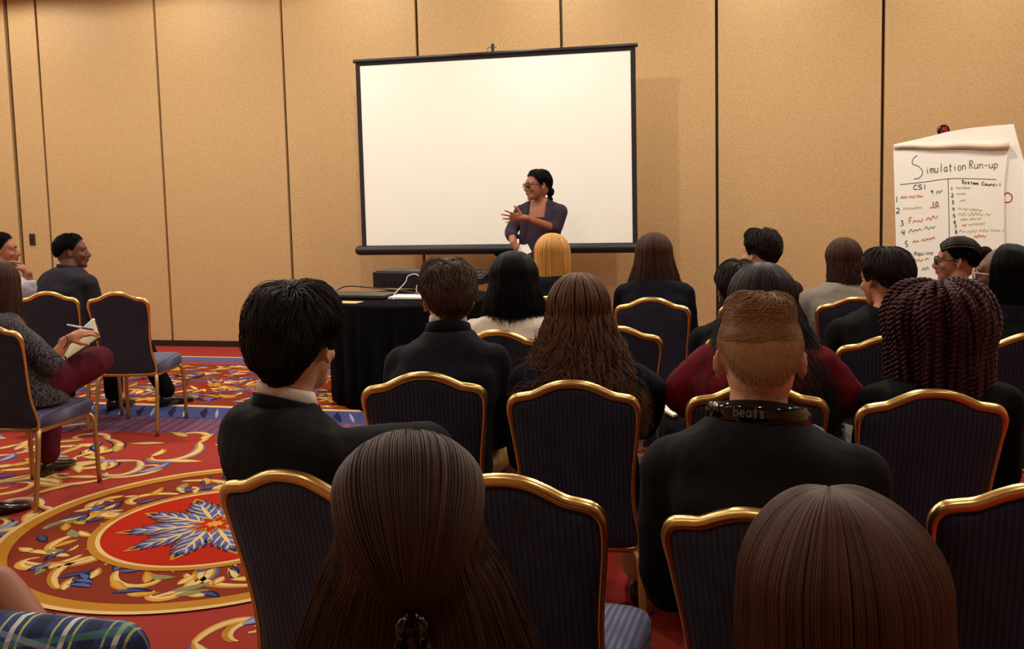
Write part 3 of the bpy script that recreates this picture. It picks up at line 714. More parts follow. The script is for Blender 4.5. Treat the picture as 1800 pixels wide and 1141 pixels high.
# medallion
cp.poly([(MCN[0] + RO * math.cos(2 * math.pi * j / 96), MCN[1] + RO * math.sin(2 * math.pi * j / 96)) for j in range(96)], 'brick', 8)
cp.ring(MCN, RO - 0.012, RO + 0.014, 'cream', 17); cp.ring(MCN, RO - 0.075, RO - 0.012, 'gold', 16)
for k in range(12):
    a0 = 2 * math.pi * k / 12 + 0.1; sg = 1 if k % 2 else -1
    P = lambda r, da=0.0: (MCN[0] + r * math.cos(a0 + da), MCN[1] + r * math.sin(a0 + da))
    cp.scroll(P(0.80, -.1), a0 + math.pi / 2 * sg + 0.4 * sg, 0.56, 0.019, sg * 4.6, 'gold', 'cream', 9, 'blue' if k % 3 == 0 else None)
    cp.scroll(P(0.58), a0 + 0.6, 0.40, 0.016, -sg * 4.6, 'yellow', 'cream', 9)
    for q in range(10):
        r = R3.uniform(0.57, 0.80); b = a0 + R3.uniform(-.26, .26); pp_ = (MCN[0] + r * math.cos(b), MCN[1] + r * math.sin(b)); L = R3.uniform(0.08, 0.16); an = R3.uniform(0, 6.28)
        if math.hypot(pp_[0] + L * math.cos(an) - MCN[0], pp_[1] + L * math.sin(an) - MCN[1]) > 0.84: an += math.pi
        c1, c2 = R3.choice([('gold', 'cream'), ('navy', 'blue'), ('yellow', 'cream'), ('olive', 'olive'), ('navy', 'slate'), ('gold', 'yellow')])
        bd = R3.uniform(-1, 1); cp.leaf(pp_, an, L, 0.026, c1, 12, bd); cp.leaf(pp_, an, L * 0.85, 0.015, c2, 13, bd)
cp.poly([(MCN[0] + RI * math.cos(2 * math.pi * j / 80), MCN[1] + RI * math.sin(2 * math.pi * j / 80)) for j in range(80)], 'red', 15)
cp.ring(MCN, RI - 0.008, RI + 0.012, 'cream', 17); cp.ring(MCN, RI + 0.012, RI + 0.045, 'gold', 16)
for k in range(10):
    a = 2 * math.pi * k / 10 + 0.2; cp.leaf(MCN, a, 0.435, 0.085, 'gold', 18)
for k in range(10):
    a = 2 * math.pi * k / 10 + 0.2; cp.acanthus((MCN[0] + 0.05 * math.cos(a), MCN[1] + 0.05 * math.sin(a)), a, 0.355, 0.062, 19)
for k in range(8):
    a = 2 * math.pi * k / 8; cp.leaf(MCN, a, 0.12, 0.030, 'gold', 23); cp.leaf(MCN, a, 0.105, 0.022, 'red', 24)
for k in range(8): cp.leaf(MCN, 2 * math.pi * k / 8 + .39, 0.045, 0.012, 'yellow', 25)
cpo = cp.mb.build('carpet_pattern', CMATS, fl, False); cpo['kind'] = 'stuff'; cpo['label'] = 'woven red gold and blue scroll pattern with a large round medallion'

# ------------------------------------------------------------------ people
SKIN = {'light': mat('skin_light', rgb(206, 150, 118), 0.55, noise=0.08, scale=30, spec=0.35), 'tan': mat('skin_tan', rgb(178, 112, 78), 0.5, noise=0.08, scale=30, spec=0.35),
        'brown': mat('skin_brown', rgb(158, 100, 72), 0.5, noise=0.08, scale=30, spec=0.35), 'dark': mat('skin_dark', rgb(104, 60, 44), 0.48, noise=0.08, scale=30, spec=0.4)}
M_EYE = mat('eye_white', rgb(178, 164, 152), 0.4); M_IRIS = mat('eye_iris', rgb(30, 18, 12), 0.2); M_LIP = mat('lip', rgb(140, 70, 62), 0.45)
def cloth(name, col, bump=0.8, bscale=11, **k): return mat(name, col, k.pop('rough', 0.85), noise=k.pop('noise', 0.18), scale=k.pop('scale', 90), bump=bump, bscale=bscale, spec=0.12, **k)
C_BLACKSUIT = cloth('suit_black', rgb(23, 20, 22)); C_NAVYSUIT = cloth('suit_navy', rgb(25, 22, 29)); C_CHARCOAL = cloth('suit_charcoal', rgb(40, 36, 43))
C_NAVY = cloth('knit_navy', rgb(13, 14, 27)); C_WHITE = cloth('blouse_white', rgb(214, 204, 186), bump=0.6); C_RED = cloth('blouse_crimson', rgb(104, 14, 26), bump=0.5); C_GREY = cloth('jacket_grey', rgb(132, 122, 112), bump=0.5)
C_BLACK = cloth('top_black', rgb(9, 8, 11)); C_DRESS = cloth('dress_plum_grey', rgb(56, 46, 56), bump=0.4); C_BURG = cloth('trousers_burgundy', rgb(82, 24, 38), bump=0.3); C_KHAKI = cloth('trousers_khaki', rgb(170, 132, 80)); C_CREAM = cloth('trousers_cream', rgb(206, 196, 172), bump=0.5)
C_SHIRT = cloth('shirt_white', rgb(226, 214, 204), bump=0.15); C_LILAC = cloth('shirt_pale', rgb(196, 190, 200))
M_SHOE = mat('shoe_leather', rgb(18, 15, 16), 0.25, coat=0.3)
def tweed_material():
    m, nt, b = nodes_of('tweed_grey'); L = nt.links
    tc = nt.nodes.new('ShaderNodeTexCoord'); mp = nt.nodes.new('ShaderNodeMapping'); mp.inputs['Scale'].default_value = (260, 260, 45); L.new(tc.outputs['Object'], mp.inputs['Vector'])
    nz = nt.nodes.new('ShaderNodeTexNoise'); nz.inputs['Scale'].default_value = 1; nz.inputs['Detail'].default_value = 3; L.new(mp.outputs[0], nz.inputs['Vector'])
    cr = nt.nodes.new('ShaderNodeValToRGB'); e = cr.color_ramp.elements; e[0].position = 0.50; e[1].position = 0.68; e[0].color = rgb(22, 19, 27); e[1].color = rgb(128, 120, 124)
    L.new(nz.outputs[0], cr.inputs[0]); L.new(cr.outputs[0], b.inputs['Base Color']); b.inputs['Roughness'].default_value = 0.9
    return m
def plaid_material():
    m, nt, b = nodes_of('plaid_cloth'); L = nt.links
    tc = nt.nodes.new('ShaderNodeTexCoord'); sx = nt.nodes.new('ShaderNodeSeparateXYZ'); L.new(tc.outputs['Object'], sx.inputs[0])
    def stripes(src, period, lo, off=0.0):
        a = nt.nodes.new('ShaderNodeMath'); a.operation = 'MULTIPLY_ADD'; a.inputs[1].default_value = 1 / period; a.inputs[2].default_value = off; L.new(src, a.inputs[0])
        f = nt.nodes.new('ShaderNodeMath'); f.operation = 'FRACT'; L.new(a.outputs[0], f.inputs[0])
        g = nt.nodes.new('ShaderNodeMath'); g.operation = 'LESS_THAN'; g.inputs[1].default_value = lo; L.new(f.outputs[0], g.inputs[0]); return g.outputs[0]
    cur = None; base = rgb(40, 62, 112)
    for src, per, lo, off, col, f in (('Y', .11, .30, 0, rgb(24, 30, 62), .85), ('Y', .11, .10, .35, rgb(214, 214, 196), .9), ('Y', .11, .05, .15, rgb(190, 196, 90), .9), ('Y', .11, .05, .55, rgb(190, 196, 110), .8), ('Z', .09, .12, 0, rgb(70, 130, 110), .6), ('Z', .09, .25, .4, rgb(26, 34, 70), .6), ('X', .10, .10, .2, rgb(150, 170, 190), .5)):
        mx = nt.nodes.new('ShaderNodeMixRGB'); s_ = stripes(sx.outputs[src], per, lo, off)
        mu = nt.nodes.new('ShaderNodeMath'); mu.operation = 'MULTIPLY'; mu.inputs[1].default_value = f; L.new(s_, mu.inputs[0]); L.new(mu.outputs[0], mx.inputs[0])
        if cur is None: mx.inputs[1].default_value = base
        else: L.new(cur, mx.inputs[1])
        mx.inputs[2].default_value = col; cur = mx.outputs[0]
    L.new(cur, b.inputs['Base Color']); b.inputs['Roughness'].default_value = 0.9
    return m
C_TWEED = tweed_material(); C_PLAID = plaid_material()

HAIRC = {'black': hair_mat('hair_black', rgb(7, 6, 9), 0.4, 0.16), 'darkbrown': hair_mat('hair_dark_brown', rgb(34, 24, 21), 0.4, 0.25), 'brown': hair_mat('hair_brown', rgb(62, 38, 29), 0.45, 0.2), 'midbrown': hair_mat('hair_mid_brown', rgb(76, 50, 38), 0.4, 0.4),
         'blonde': hair_mat('hair_blonde', rgb(196, 144, 72), 0.4), 'curly': hair_mat('hair_chestnut', rgb(92, 60, 40), 0.45, 0.3), 'buzz': hair_mat('hair_sandy', rgb(124, 86, 54), 0.5, 0.3), 'buzzside': mat('hair_fade', rgb(160, 116, 78), 0.7, noise=0.25, scale=300),
         'plum': hair_mat('hair_burgundy', rgb(50, 15, 20), 0.5, 0.25), 'redbrown': hair_mat('hair_red_brown', rgb(70, 43, 30), 0.45, 0.2)}

SHELL = {k: hair_mat('shell_' + k, tuple(c * 0.45 for c in HAIR_RGB.get(m.name, (0.25, 0.13, 0.06, 1))[:3]) + (1,), 0.95, 0.05) for k, m in HAIRC.items()}
def strands(name, P, radius, m, parent, taper=0.4):
    """P: (N, K, 3) array of curve points -> hair curves object"""
    N, K, _ = P.shape
    cu = bpy.data.hair_curves.new(name); cu.add_curves([K] * N)
    cu.attributes['position'].data.foreach_set('vector', P.astype(np.float32).ravel())
    ra = cu.attributes.get('radius') or cu.attributes.new('radius', 'FLOAT', 'POINT')
    w = np.tile(radius * (1 - (1 - taper) * np.linspace(0, 1, K) ** 2), N).astype(np.float32)
    ra.data.foreach_set('value', w); cu.materials.append(m)
    return link(name, cu, parent)

SK_C = np.array([0, -0.012, 0.03]); SK_R = np.array([0.077, 0.098, 0.088])
def skull(az, psi, infl):
    d = np.stack([np.sin(psi) * np.sin(az), -np.sin(psi) * np.cos(az), np.cos(psi)], -1)
    infl = np.asarray(infl)
    P = SK_C + d * (SK_R + infl[..., None])
    lo = np.clip(-d[..., 2], 0, 1); P[..., 2] -= 0.045 * lo; P[..., 0] *= 1 - 0.10 * lo
    return P
def smooth01(x): x = np.clip(x, 0, 1); return x * x * (3 - 2 * x)

class Head:
    """head frame: centre at ear level, face +Y; gives matrix into the person's local space"""
    def __init__(s, c, yaw=0, pitch=0, roll=0):
        s.c = Vector(c); s.R = Euler((math.radians(pitch), math.radians(roll), math.radians(yaw)), 'XYZ').to_matrix()
        s.Rn = np.array(s.R); s.cn = np.array(s.c)
    def pt(s, p): return s.R @ Vector(p) + s.c
    def arr(s, P): return P @ s.Rn.T + s.cn

def add_head(mb, H, ears=True, female=False):
    e = lambda c, r, rot=None: mb.ell(H.pt(c), r, H.R @ rot if rot is not None else H.R, 20, 14)
    e((0, -0.012, 0.032), (0.075, 0.096, 0.086))
    e((0, 0.030, -0.020), (0.063, 0.066, 0.080)); e((0, -0.030, -0.015), (0.064, 0.066, 0.075))
    jw = 0.045 if not female else 0.040
    e((0, 0.052, -0.078), (jw, 0.040, 0.032)); e((0, 0.076, -0.097), (0.020, 0.017, 0.016))
    e((0, 0.066, 0.028), (0.056, 0.026, 0.040))
    for sx in (-1, 1):
        e((sx * 0.029, 0.080, 0.020), (0.024, 0.012, 0.009)); e((sx * 0.041, 0.066, -0.024), (0.020, 0.022, 0.020))
        if ears:
            ro = Matrix.Rotation(sx * 0.35, 3, 'Z')
            e((sx * 0.077, -0.006, -0.004), (0.006, 0.016, 0.027), ro)
            pts = [H.pt((sx * (0.080 + 0.010 * math.sin(u * math.pi)), -0.004 - 0.020 * math.sin(0.3 + u * 2.6) + 0.008 * u, 0.028 - 0.062 * u)) for u in [k / 10 for k in range(11)]]
            mb.tube(pts, [0.0045] * 9 + [0.006, 0.007], 6)
    mb.tube([H.pt((0, 0.090, 0.016)), H.pt((0, 0.101, -0.004)), H.pt((0, 0.112, -0.022)), H.pt((0, 0.113, -0.030)), H.pt((0, 0.096, -0.038))], [0.008, 0.0085, 0.011, 0.0115, 0.008], 10)
    for sx in (-1, 1): e((sx * 0.011, 0.098, -0.032), (0.009, 0.011, 0.008))
    e((0, 0.093, -0.053), (0.021, 0.011, 0.006)); e((0, 0.090, -0.064), (0.019, 0.012, 0.0065))

def add_face_parts(H, parent, brow):
    for sx in (-1, 1):
        o = MB().ell(H.pt((sx * 0.030, 0.0815, 0.004)), (0.0115, 0.0088, 0.0048), H.R, 12, 8).build('eye', M_EYE, parent)
        MB().ell(H.pt((sx * 0.030, 0.0885, 0.004)), (0.0055, 0.003, 0.0046), H.R, 10, 6).build('iris', M_IRIS, o)
        MB().tube([H.pt((sx * 0.014, 0.0945, 0.022)), H.pt((sx * 0.030, 0.0935, 0.027)), H.pt((sx * 0.047, 0.082, 0.023))], [0.0025, 0.003, 0.0015], 6).build('eyebrow', brow, parent)
    mb = MB(); mb.ell(H.pt((0, 0.0985, -0.053)), (0.020, 0.007, 0.005), H.R); mb.ell(H.pt((0, 0.096, -0.063)), (0.018, 0.008, 0.0055), H.R); mb.build('lips', M_LIP, parent)

def glasses(H, parent, m, w=0.027, h=0.019, rim=0.0028):
    mb = MB()
    for sx in (-1, 1):
        pts = [H.pt((sx * (0.033 + w * math.copysign(abs(math.cos(a)) ** 0.7, math.cos(a))), 0.108 - 0.010 * (0.5 + 0.5 * math.cos(a)), 0.004 + h * math.copysign(abs(math.sin(a)) ** 0.7, math.sin(a)))) for a in [2 * math.pi * k / 20 for k in range(20)]]
        mb.tube(pts, rim, 6, True)
        mb.tube([H.pt((sx * 0.059, 0.098, 0.010)), H.pt((sx * 0.074, 0.080, 0.012)), H.pt((sx * 0.081, 0.02, 0.008)), H.pt((sx * 0.081, -0.012, 0.0))], rim * 0.9, 6)
    mb.tube([H.pt((-0.008, 0.108, 0.008)), H.pt((0, 0.111, 0.011)), H.pt((0.008, 0.108, 0.008))], rim, 6)
    g = mb.build('glasses', m, parent)
    lm = MATS.get('lens_glass')
    if lm is None:
        lm, nt, b = nodes_of('lens_glass'); b.inputs['Transmission Weight'].default_value = 1.0; b.inputs['Roughness'].default_value = 0.02; b.inputs['IOR'].default_value = 1.02
    for sx in (-1, 1): MB().ell(H.pt((sx * 0.033, 0.104, 0.004)), (w * 0.95, 0.0012, h * 0.95), H.R, 16, 8).build('lens', lm, g)

def add_hand(mb, W, fwd_, nrm, side, curl=0.5, spread=0.12, size=1.0, thumb=0.9, point=False):
    """W wrist, fwd_ direction of fingers, nrm palm normal (towards palm side), side +1 = thumb towards fwd x nrm"""
    f = Vector(fwd_).normalized(); n = Vector(nrm); n = (n - f * n.dot(f)).normalized(); x = f.cross(n) * side
    R = Matrix((x, f, n)).transposed(); k = size
    mb.ell(Vector(W) + f * 0.045 * k, (0.040 * k, 0.052 * k, 0.014 * k), R, 14, 9)
    mb.cap(Vector(W) - f * 0.02 * k, Vector(W) + f * 0.03 * k, 0.025 * k, 0.026 * k)
    ln = (0.078, 0.088, 0.080, 0.062)
    for i in range(4):
        u = (0.029 - 0.0195 * i) * k; b = Vector(W) + f * (0.088 - 0.006 * abs(i - 1.2)) * k + x * u
        ang = 0.0; c = curl * (0.8 + 0.15 * i) if not (point and i == 0) else curl * 0.2
        d = (f + x * spread * (1.2 - i) * 0.8).normalized(); p = b; rr = (0.0088, 0.0092, 0.0088, 0.0078)[i] * k
        for sgm, fr in enumerate((0.45, 0.31, 0.24)):
            ang += c * (0.55, 0.8, 0.6)[sgm]; dd = d * math.cos(ang) + n * math.sin(ang); q = p + dd * ln[i] * fr * k
            mb.cap(p, q, rr * (1 - 0.08 * sgm), rr * (0.92 - 0.08 * sgm), 8); p = q
    b = Vector(W) + f * 0.028 * k + x * 0.030 * k; d1 = (f * 0.75 + x * thumb + n * 0.35).normalized(); q = b + d1 * 0.045 * k
    mb.cap(b, q, 0.0125 * k, 0.0105 * k, 8); d2 = (f * 0.9 + x * thumb * 0.5 + n * 0.5).normalized(); mb.cap(q, q + d2 * 0.032 * k, 0.0105 * k, 0.0085 * k, 8)

def torso_rings(hip, SCn, sw, dp, infl, f0=-0.16, f1=1.2, bulk=1.0, syaw=0.0, neck=None):
    hip = Vector(hip); S = Vector(SCn); prof = [(-0.16, 0.165, 0.125, 0), (0.0, 0.178, 0.13, 0), (0.3, 0.158, 0.115, -0.005), (0.6, 0.168, 0.118, -0.015), (0.82, 0.172, 0.118, -0.012), (0.92, sw * 1.02, 0.100, -0.008), (0.98, sw * 1.02, 0.090, -0.008), (1.03, sw * 0.86, 0.082, -0.006), (1.09, sw * 0.56, 0.072, 0.0), (1.16, 0.064, 0.060, 0.008), (1.2, 0.058, 0.056, 0.012)]
    rings = []
    for f, rx, ry, oy in prof:
        if f < f0 - 1e-6 or f > f1 + 1e-6: continue
        c = hip.lerp(S, f) + Vector((0, oy - 0.05 * math.sin(max(0, min(1, f)) * math.pi) * 0.5, 0)); yw = syaw * max(0, min(1, f))
        bx = bulk if f < 0.9 else 1.0
        if f >= 1.1 and neck is not None: c = c.lerp(Vector(neck), (f - 1.05) / 0.2)
        ring_ = []
        for j in range(24):
            a = 2 * math.pi * j / 24; x = (rx * bx + infl) * math.copysign(abs(math.cos(a)) ** 0.85, math.cos(a)); y = (ry * dp * bx + infl) * math.copysign(abs(math.sin(a)) ** 0.85, math.sin(a))
            ring_.append(c + Vector((x * math.cos(yw) - y * math.sin(yw), x * math.sin(yw) + y * math.cos(yw), 0)))
        rings.append(ring_)
    return rings

def person(name, label, loc, yaw, head, hyaw=0, hpitch=0, hroll=0, skin='light', sw=0.185, top=None, top_name='jacket', bottom=None, bottom_name='trousers', bulk=1.0,
           arms=None, legs=None, vox=0.011, collar=None, jcollar=None, sleeve=0.93, face=True, brow=None, female=False, hands=False, hand_spec=None, hip_z=0.55, syaw=0.0, standing=False, shoes=M_SHOE, drop=0.0, infl=0.014, nz=-0.112, ko=0.02, fold=0.013):
    """loc: hip spot on the floor; head: WORLD position of the top of the skull"""
    t = thing(name, label, 'person', (loc[0], loc[1], 0), yaw)
    Ri = Matrix.Rotation(-yaw, 3, 'Z')
    hl = Ri @ (Vector(head) - Vector((loc[0], loc[1], 0)))
    Hc = hl - Euler((math.radians(hpitch), math.radians(hroll), 0)).to_matrix() @ Vector((0, -0.01, 0.118))
    H = Head(Hc, hyaw, hpitch, hroll)
    nb = Hc + Vector((0, -0.042, nz))
    SCn = Vector((nb.x * 0.93, nb.y - 0.012, nb.z - 0.045 - drop))
    hip = Vector((0, 0, hip_z))
    c, s_ = math.cos(syaw), math.sin(syaw)
    sj = {k: SCn + Vector((k * sw * c, k * sw * s_, -0.055)) for k in (-1, 1)}
    A = {}
    for k in (-1, 1):
        sp = (arms or {}).get(k)
        if sp is None:
            E = sj[k] + Vector((k * ko, 0.06, -0.26)); W = Vector((k * 0.085, 0.27, hip_z + 0.11)) 
        else: E, W = Vector(sp[0]), Vector(sp[1])
        A[k] = (sj[k], E, W)
    Lg = {}
    for k in (-1, 1):
        sp = (legs or {}).get(k)
        if sp is None:
            hj, kn, an, toe = Vector((k * 0.085, 0.02, hip_z - 0.015)), Vector((k * 0.11, 0.43, hip_z - 0.02)), Vector((k * 0.11, 0.42, 0.10)), Vector((k * 0.125, 0.60, 0.035))
        else: hj, kn, an, toe = [Vector(q) for q in sp]
        Lg[k] = (hj, kn, an, toe)
    # ---- body: one continuous skin surface
    mb = MB(); add_head(mb, H, True, female)
    mb.limb([SCn + Vector((0, 0.0, -0.01)), nb + Vector((0, 0.008, 0.02)), Hc + Vector((0, -0.012, -0.055))], [0.062, 0.056, 0.056] if not female else [0.055, 0.047, 0.048])
    mb.loft(torso_rings(hip, SCn, sw - 0.01, 1.0, -0.012, bulk=bulk, syaw=syaw, neck=nb))
    for k in (-1, 1):
        S_, E, W = A[k]; th = 0.9 if female else 1.0
        mb.limb([S_, S_.lerp(E, 0.5), E, E.lerp(W, 0.4), W], [0.052 * th, 0.046 * th, 0.038 * th, 0.037 * th, 0.026 * th])
        if hand_spec and k in hand_spec: add_hand(mb, W, **hand_spec[k])
        else: add_hand(mb, W, (W - E).normalized() * 0.6 + Vector((-k * 0.3, 0.5, -0.3)), Vector((-k * 0.3, 0, -1)), k, 0.5)
        hj, kn, an, toe = Lg[k]
        mb.limb([hj, hj.lerp(kn, 0.5), kn, kn.lerp(an, 0.35), an], [0.078, 0.068, 0.054, 0.052, 0.036]); mb.limb([an + Vector((0, 0, -0.035)), toe - Vector((0, 0, 0.006))], [0.030, 0.014])
    body = remesh(mb.build('body', SKIN[skin], t), vox, 3)
    # ---- clothes
    if top:
        mb = MB(); mb.loft(torso_rings(hip, SCn, sw, 1.05, infl, -0.16, 1.17, bulk, syaw, nb))
        for k in (-1, 1):
            S_, E, W = A[k]; mb.ell(S_ + Vector((-k * 0.012, 0, 0.0)), (0.054 + infl * .6,) * 3)
            if sleeve >= 0.5:
                We = E.lerp(W, (sleeve - 0.5) * 2); mb.limb([S_, S_.lerp(E, 0.5), E, E.lerp(We, 0.5), We], [0.052 + infl, 0.051 + infl, 0.046 + infl, 0.043 + infl, 0.036 + infl * 0.8])
            else:
                Ee = S_.lerp(E, sleeve * 2); mb.limb([S_, Ee], [0.060 + infl, 0.055 + infl])
        folds(remesh(mb.build(top_name, top, t), max(vox, 0.0095), 9), fold)
    if bottom:
        mb = MB(); mb.loft(torso_rings(hip, SCn, sw, 1.02, infl * 0.8, -0.16, 0.3, bulk, 0))
        for k in (-1, 1):
            hj, kn, an, toe = Lg[k]; i2 = infl * 0.8
            mb.limb([hj, hj.lerp(kn, 0.5), kn, kn.lerp(an, 0.5), an + Vector((0, 0, 0.02))], [0.082 + i2, 0.072 + i2, 0.060 + i2, 0.055 + i2, 0.048 + i2])
        folds(remesh(mb.build(bottom_name, bottom, t), max(vox, 0.0105), 5), 0.010)
    if shoes:
        for k in (-1, 1):
            hj, kn, an, toe = Lg[k]; mb = MB(); a0 = Vector((an.x, an.y, 0.0)); d = Vector((toe.x - an.x, toe.y - an.y, 0)); d = d.normalized()
            rr = []; side = Vector((-d.y, d.x, 0)); z0 = max(0.0, min(an.z, toe.z + 0.065) - 0.10)
            for u, w_, h_ in ((-0.06, 0.016, 0.050), (-0.05, 0.030, 0.085), (0.0, 0.037, 0.095), (0.06, 0.040, 0.075), (0.12, 0.045, 0.055), (0.17, 0.040, 0.045), (0.20, 0.026, 0.034), (0.215, 0.010, 0.022)):
                c0 = a0 + d * u + Vector((0, 0, z0))
                rr.append([c0 + side * (w_ * math.cos(b)) + Vector((0, 0, max(0.0, (h_ * 0.5 + h_ * 0.5 * math.sin(b)) if True else 0))) for b in [2 * math.pi * j / 12 for j in range(12)]])
            mb.loft(rr); mb.build('shoe', shoes, t)
    if collar:
        rings = []
        for z, r in ((-0.012, 0.068), (0.018, 0.066), (0.030, 0.064), (0.030, 0.060), (-0.012, 0.060)):
            rings.append([nb + Vector((r * math.cos(a), r * 1.0 * math.sin(a) + 0.012 - 0.15 * z, z + 0.012 - 0.02 * math.sin(a))) for a in [2 * math.pi * j / 28 for j in range(28)]])
        MB().loft(rings, False, True).build('shirt_collar', collar, t)
    if jcollar:
        rings = []
        for z, r in ((-0.04, 0.090), (-0.01, 0.079), (0.010, 0.074), (0.010, 0.068), (-0.04, 0.070)):
            rings.append([nb + Vector((r * 1.03 * math.cos(a), r * math.sin(a) + 0.010 - 0.15 * z, z + 0.004 - 0.025 * math.sin(a))) for a in [2 * math.pi * j / 28 for j in range(28)]])
        MB().loft(rings, False, True).build('jacket_collar', jcollar, t)
    if face: add_face_parts(H, t, HAIRC.get(brow, HAIRC['black']))
    t_ = dict(root=t, H=H, nb=nb, SC=SCn, A=A, hip=hip, L=Lg)
    return t_

FOLD = bpy.data.textures.new('cloth_folds', 'CLOUDS'); FOLD.noise_scale = 0.085; FOLD.noise_depth = 2
def folds(o, k=0.012):
    d = o.modifiers.new('folds', 'DISPLACE'); d.texture = FOLD; d.texture_coords = 'LOCAL'; d.strength = k; d.mid_level = 0.5; return o
# ---- hair styles (all in head space, then moved by the head matrix)
def grid_mesh(P, wrap):
    n, k, _ = P.shape; fs = []
    for i in range(n if wrap else n - 1):
        i2 = (i + 1) % n
        for j in range(k - 1): fs.append((i * k + j, i2 * k + j, i2 * k + j + 1, i * k + j + 1))
    return P.reshape(-1, 3).tolist(), fs
def lump(p, f, seed):
    x, y, z = p[..., 0] * f, p[..., 1] * f, p[..., 2] * f
    return (np.sin(x + 1.3 * seed + 1.7 * np.sin(y * 0.8 + seed)) + np.sin(y * 1.2 + 2.1 * seed + 1.4 * np.sin(z * 1.1)) + np.sin(z * 0.9 + 0.7 * seed + 1.5 * np.sin(x * 1.3))) / 3.0

def hair_short(pr, col, vol=0.022, side=0.014, n=2600, seed=1, nape=118, front=60, part=0.0, strand=0.0011, length=26, messy=0.5, line=None, comb=0.0):
    H = pr['H']; r = np.random.default_rng(seed); m = HAIRC[col]
    def hairline(az):
        a = np.abs((az + np.pi) % (2 * np.pi) - np.pi); d = np.degrees(a)
        if line is not None: return np.radians(line + 4 * np.cos(az)) + 0 * az
        return np.radians(np.interp(d, [0, 35, 62, 78, 92, 104, 118, 140, 180], [nape, nape - 3, 104, 92, 96, 97, 76, front + 4, front]))
    def infl(az, psi):
        k = smooth01((np.degrees(psi) - 35) / 55); v = vol * (1 - k) + side * k; e = smooth01((hairline(az) - psi) / (0.35 if line is None else 0.55)); return v * ((0.35 if line is None else 0.0) + (0.65 if line is None else 1.0) * e) + 0.003
    az = np.linspace(0, 2 * np.pi, 56, endpoint=False); u = np.linspace(0.02, 1, 26)
    AZ, UU = np.meshgrid(az, u, indexing='ij'); PS = UU * hairline(AZ)
    P = skull(AZ, PS, infl(AZ, PS) * (0.55 if line is None else 0.0)); P = P + (P - SK_C) * (0.05 * lump(P, 55, seed) * messy * UU * 1.2)[..., None]
    v, f = grid_mesh(H.arr(P.reshape(-1, 3)).reshape(P.shape), True)
    o = MB().add(v, f).build('hair', SHELL[col], pr['root'])
    # strands
    az = r.uniform(0, 2 * np.pi, n); u = np.sqrt(r.uniform(0.0, 1.0, n)) * 0.93; ps = u * hairline(az); K = 6; T = np.linspace(0, 1, K)
    sw_ = r.normal(0, 0.22 * messy, n) + 0.5 * np.sin(3 * az + seed) * messy + part
    A2 = az[:, None] + sw_[:, None] * T * 0.8; PSI = np.minimum(ps[:, None] + np.radians(length) * T, hairline(A2) + (0.10 if line is None else r.uniform(-0.45, 0.24, n)[:, None]))
    if comb: A2 = A2 + comb * T[None, :] * np.cos(az)[:, None] / np.maximum(np.sin(PSI), 0.35)
    I = infl(A2, np.minimum(PSI, hairline(A2))) * (0.55 + 0.55 * np.sin(T * 1.9)) * r.uniform(0.75, 1.15, n)[:, None] + 0.002
    Q = skull(A2, PSI, I); Q = Q + (Q - SK_C) * (0.05 * lump(Q, 55, seed) * messy)[..., None]
    strands('hair_strands', H.arr(Q.reshape(-1, 3)).reshape(Q.shape), strand, m, o)
    return o

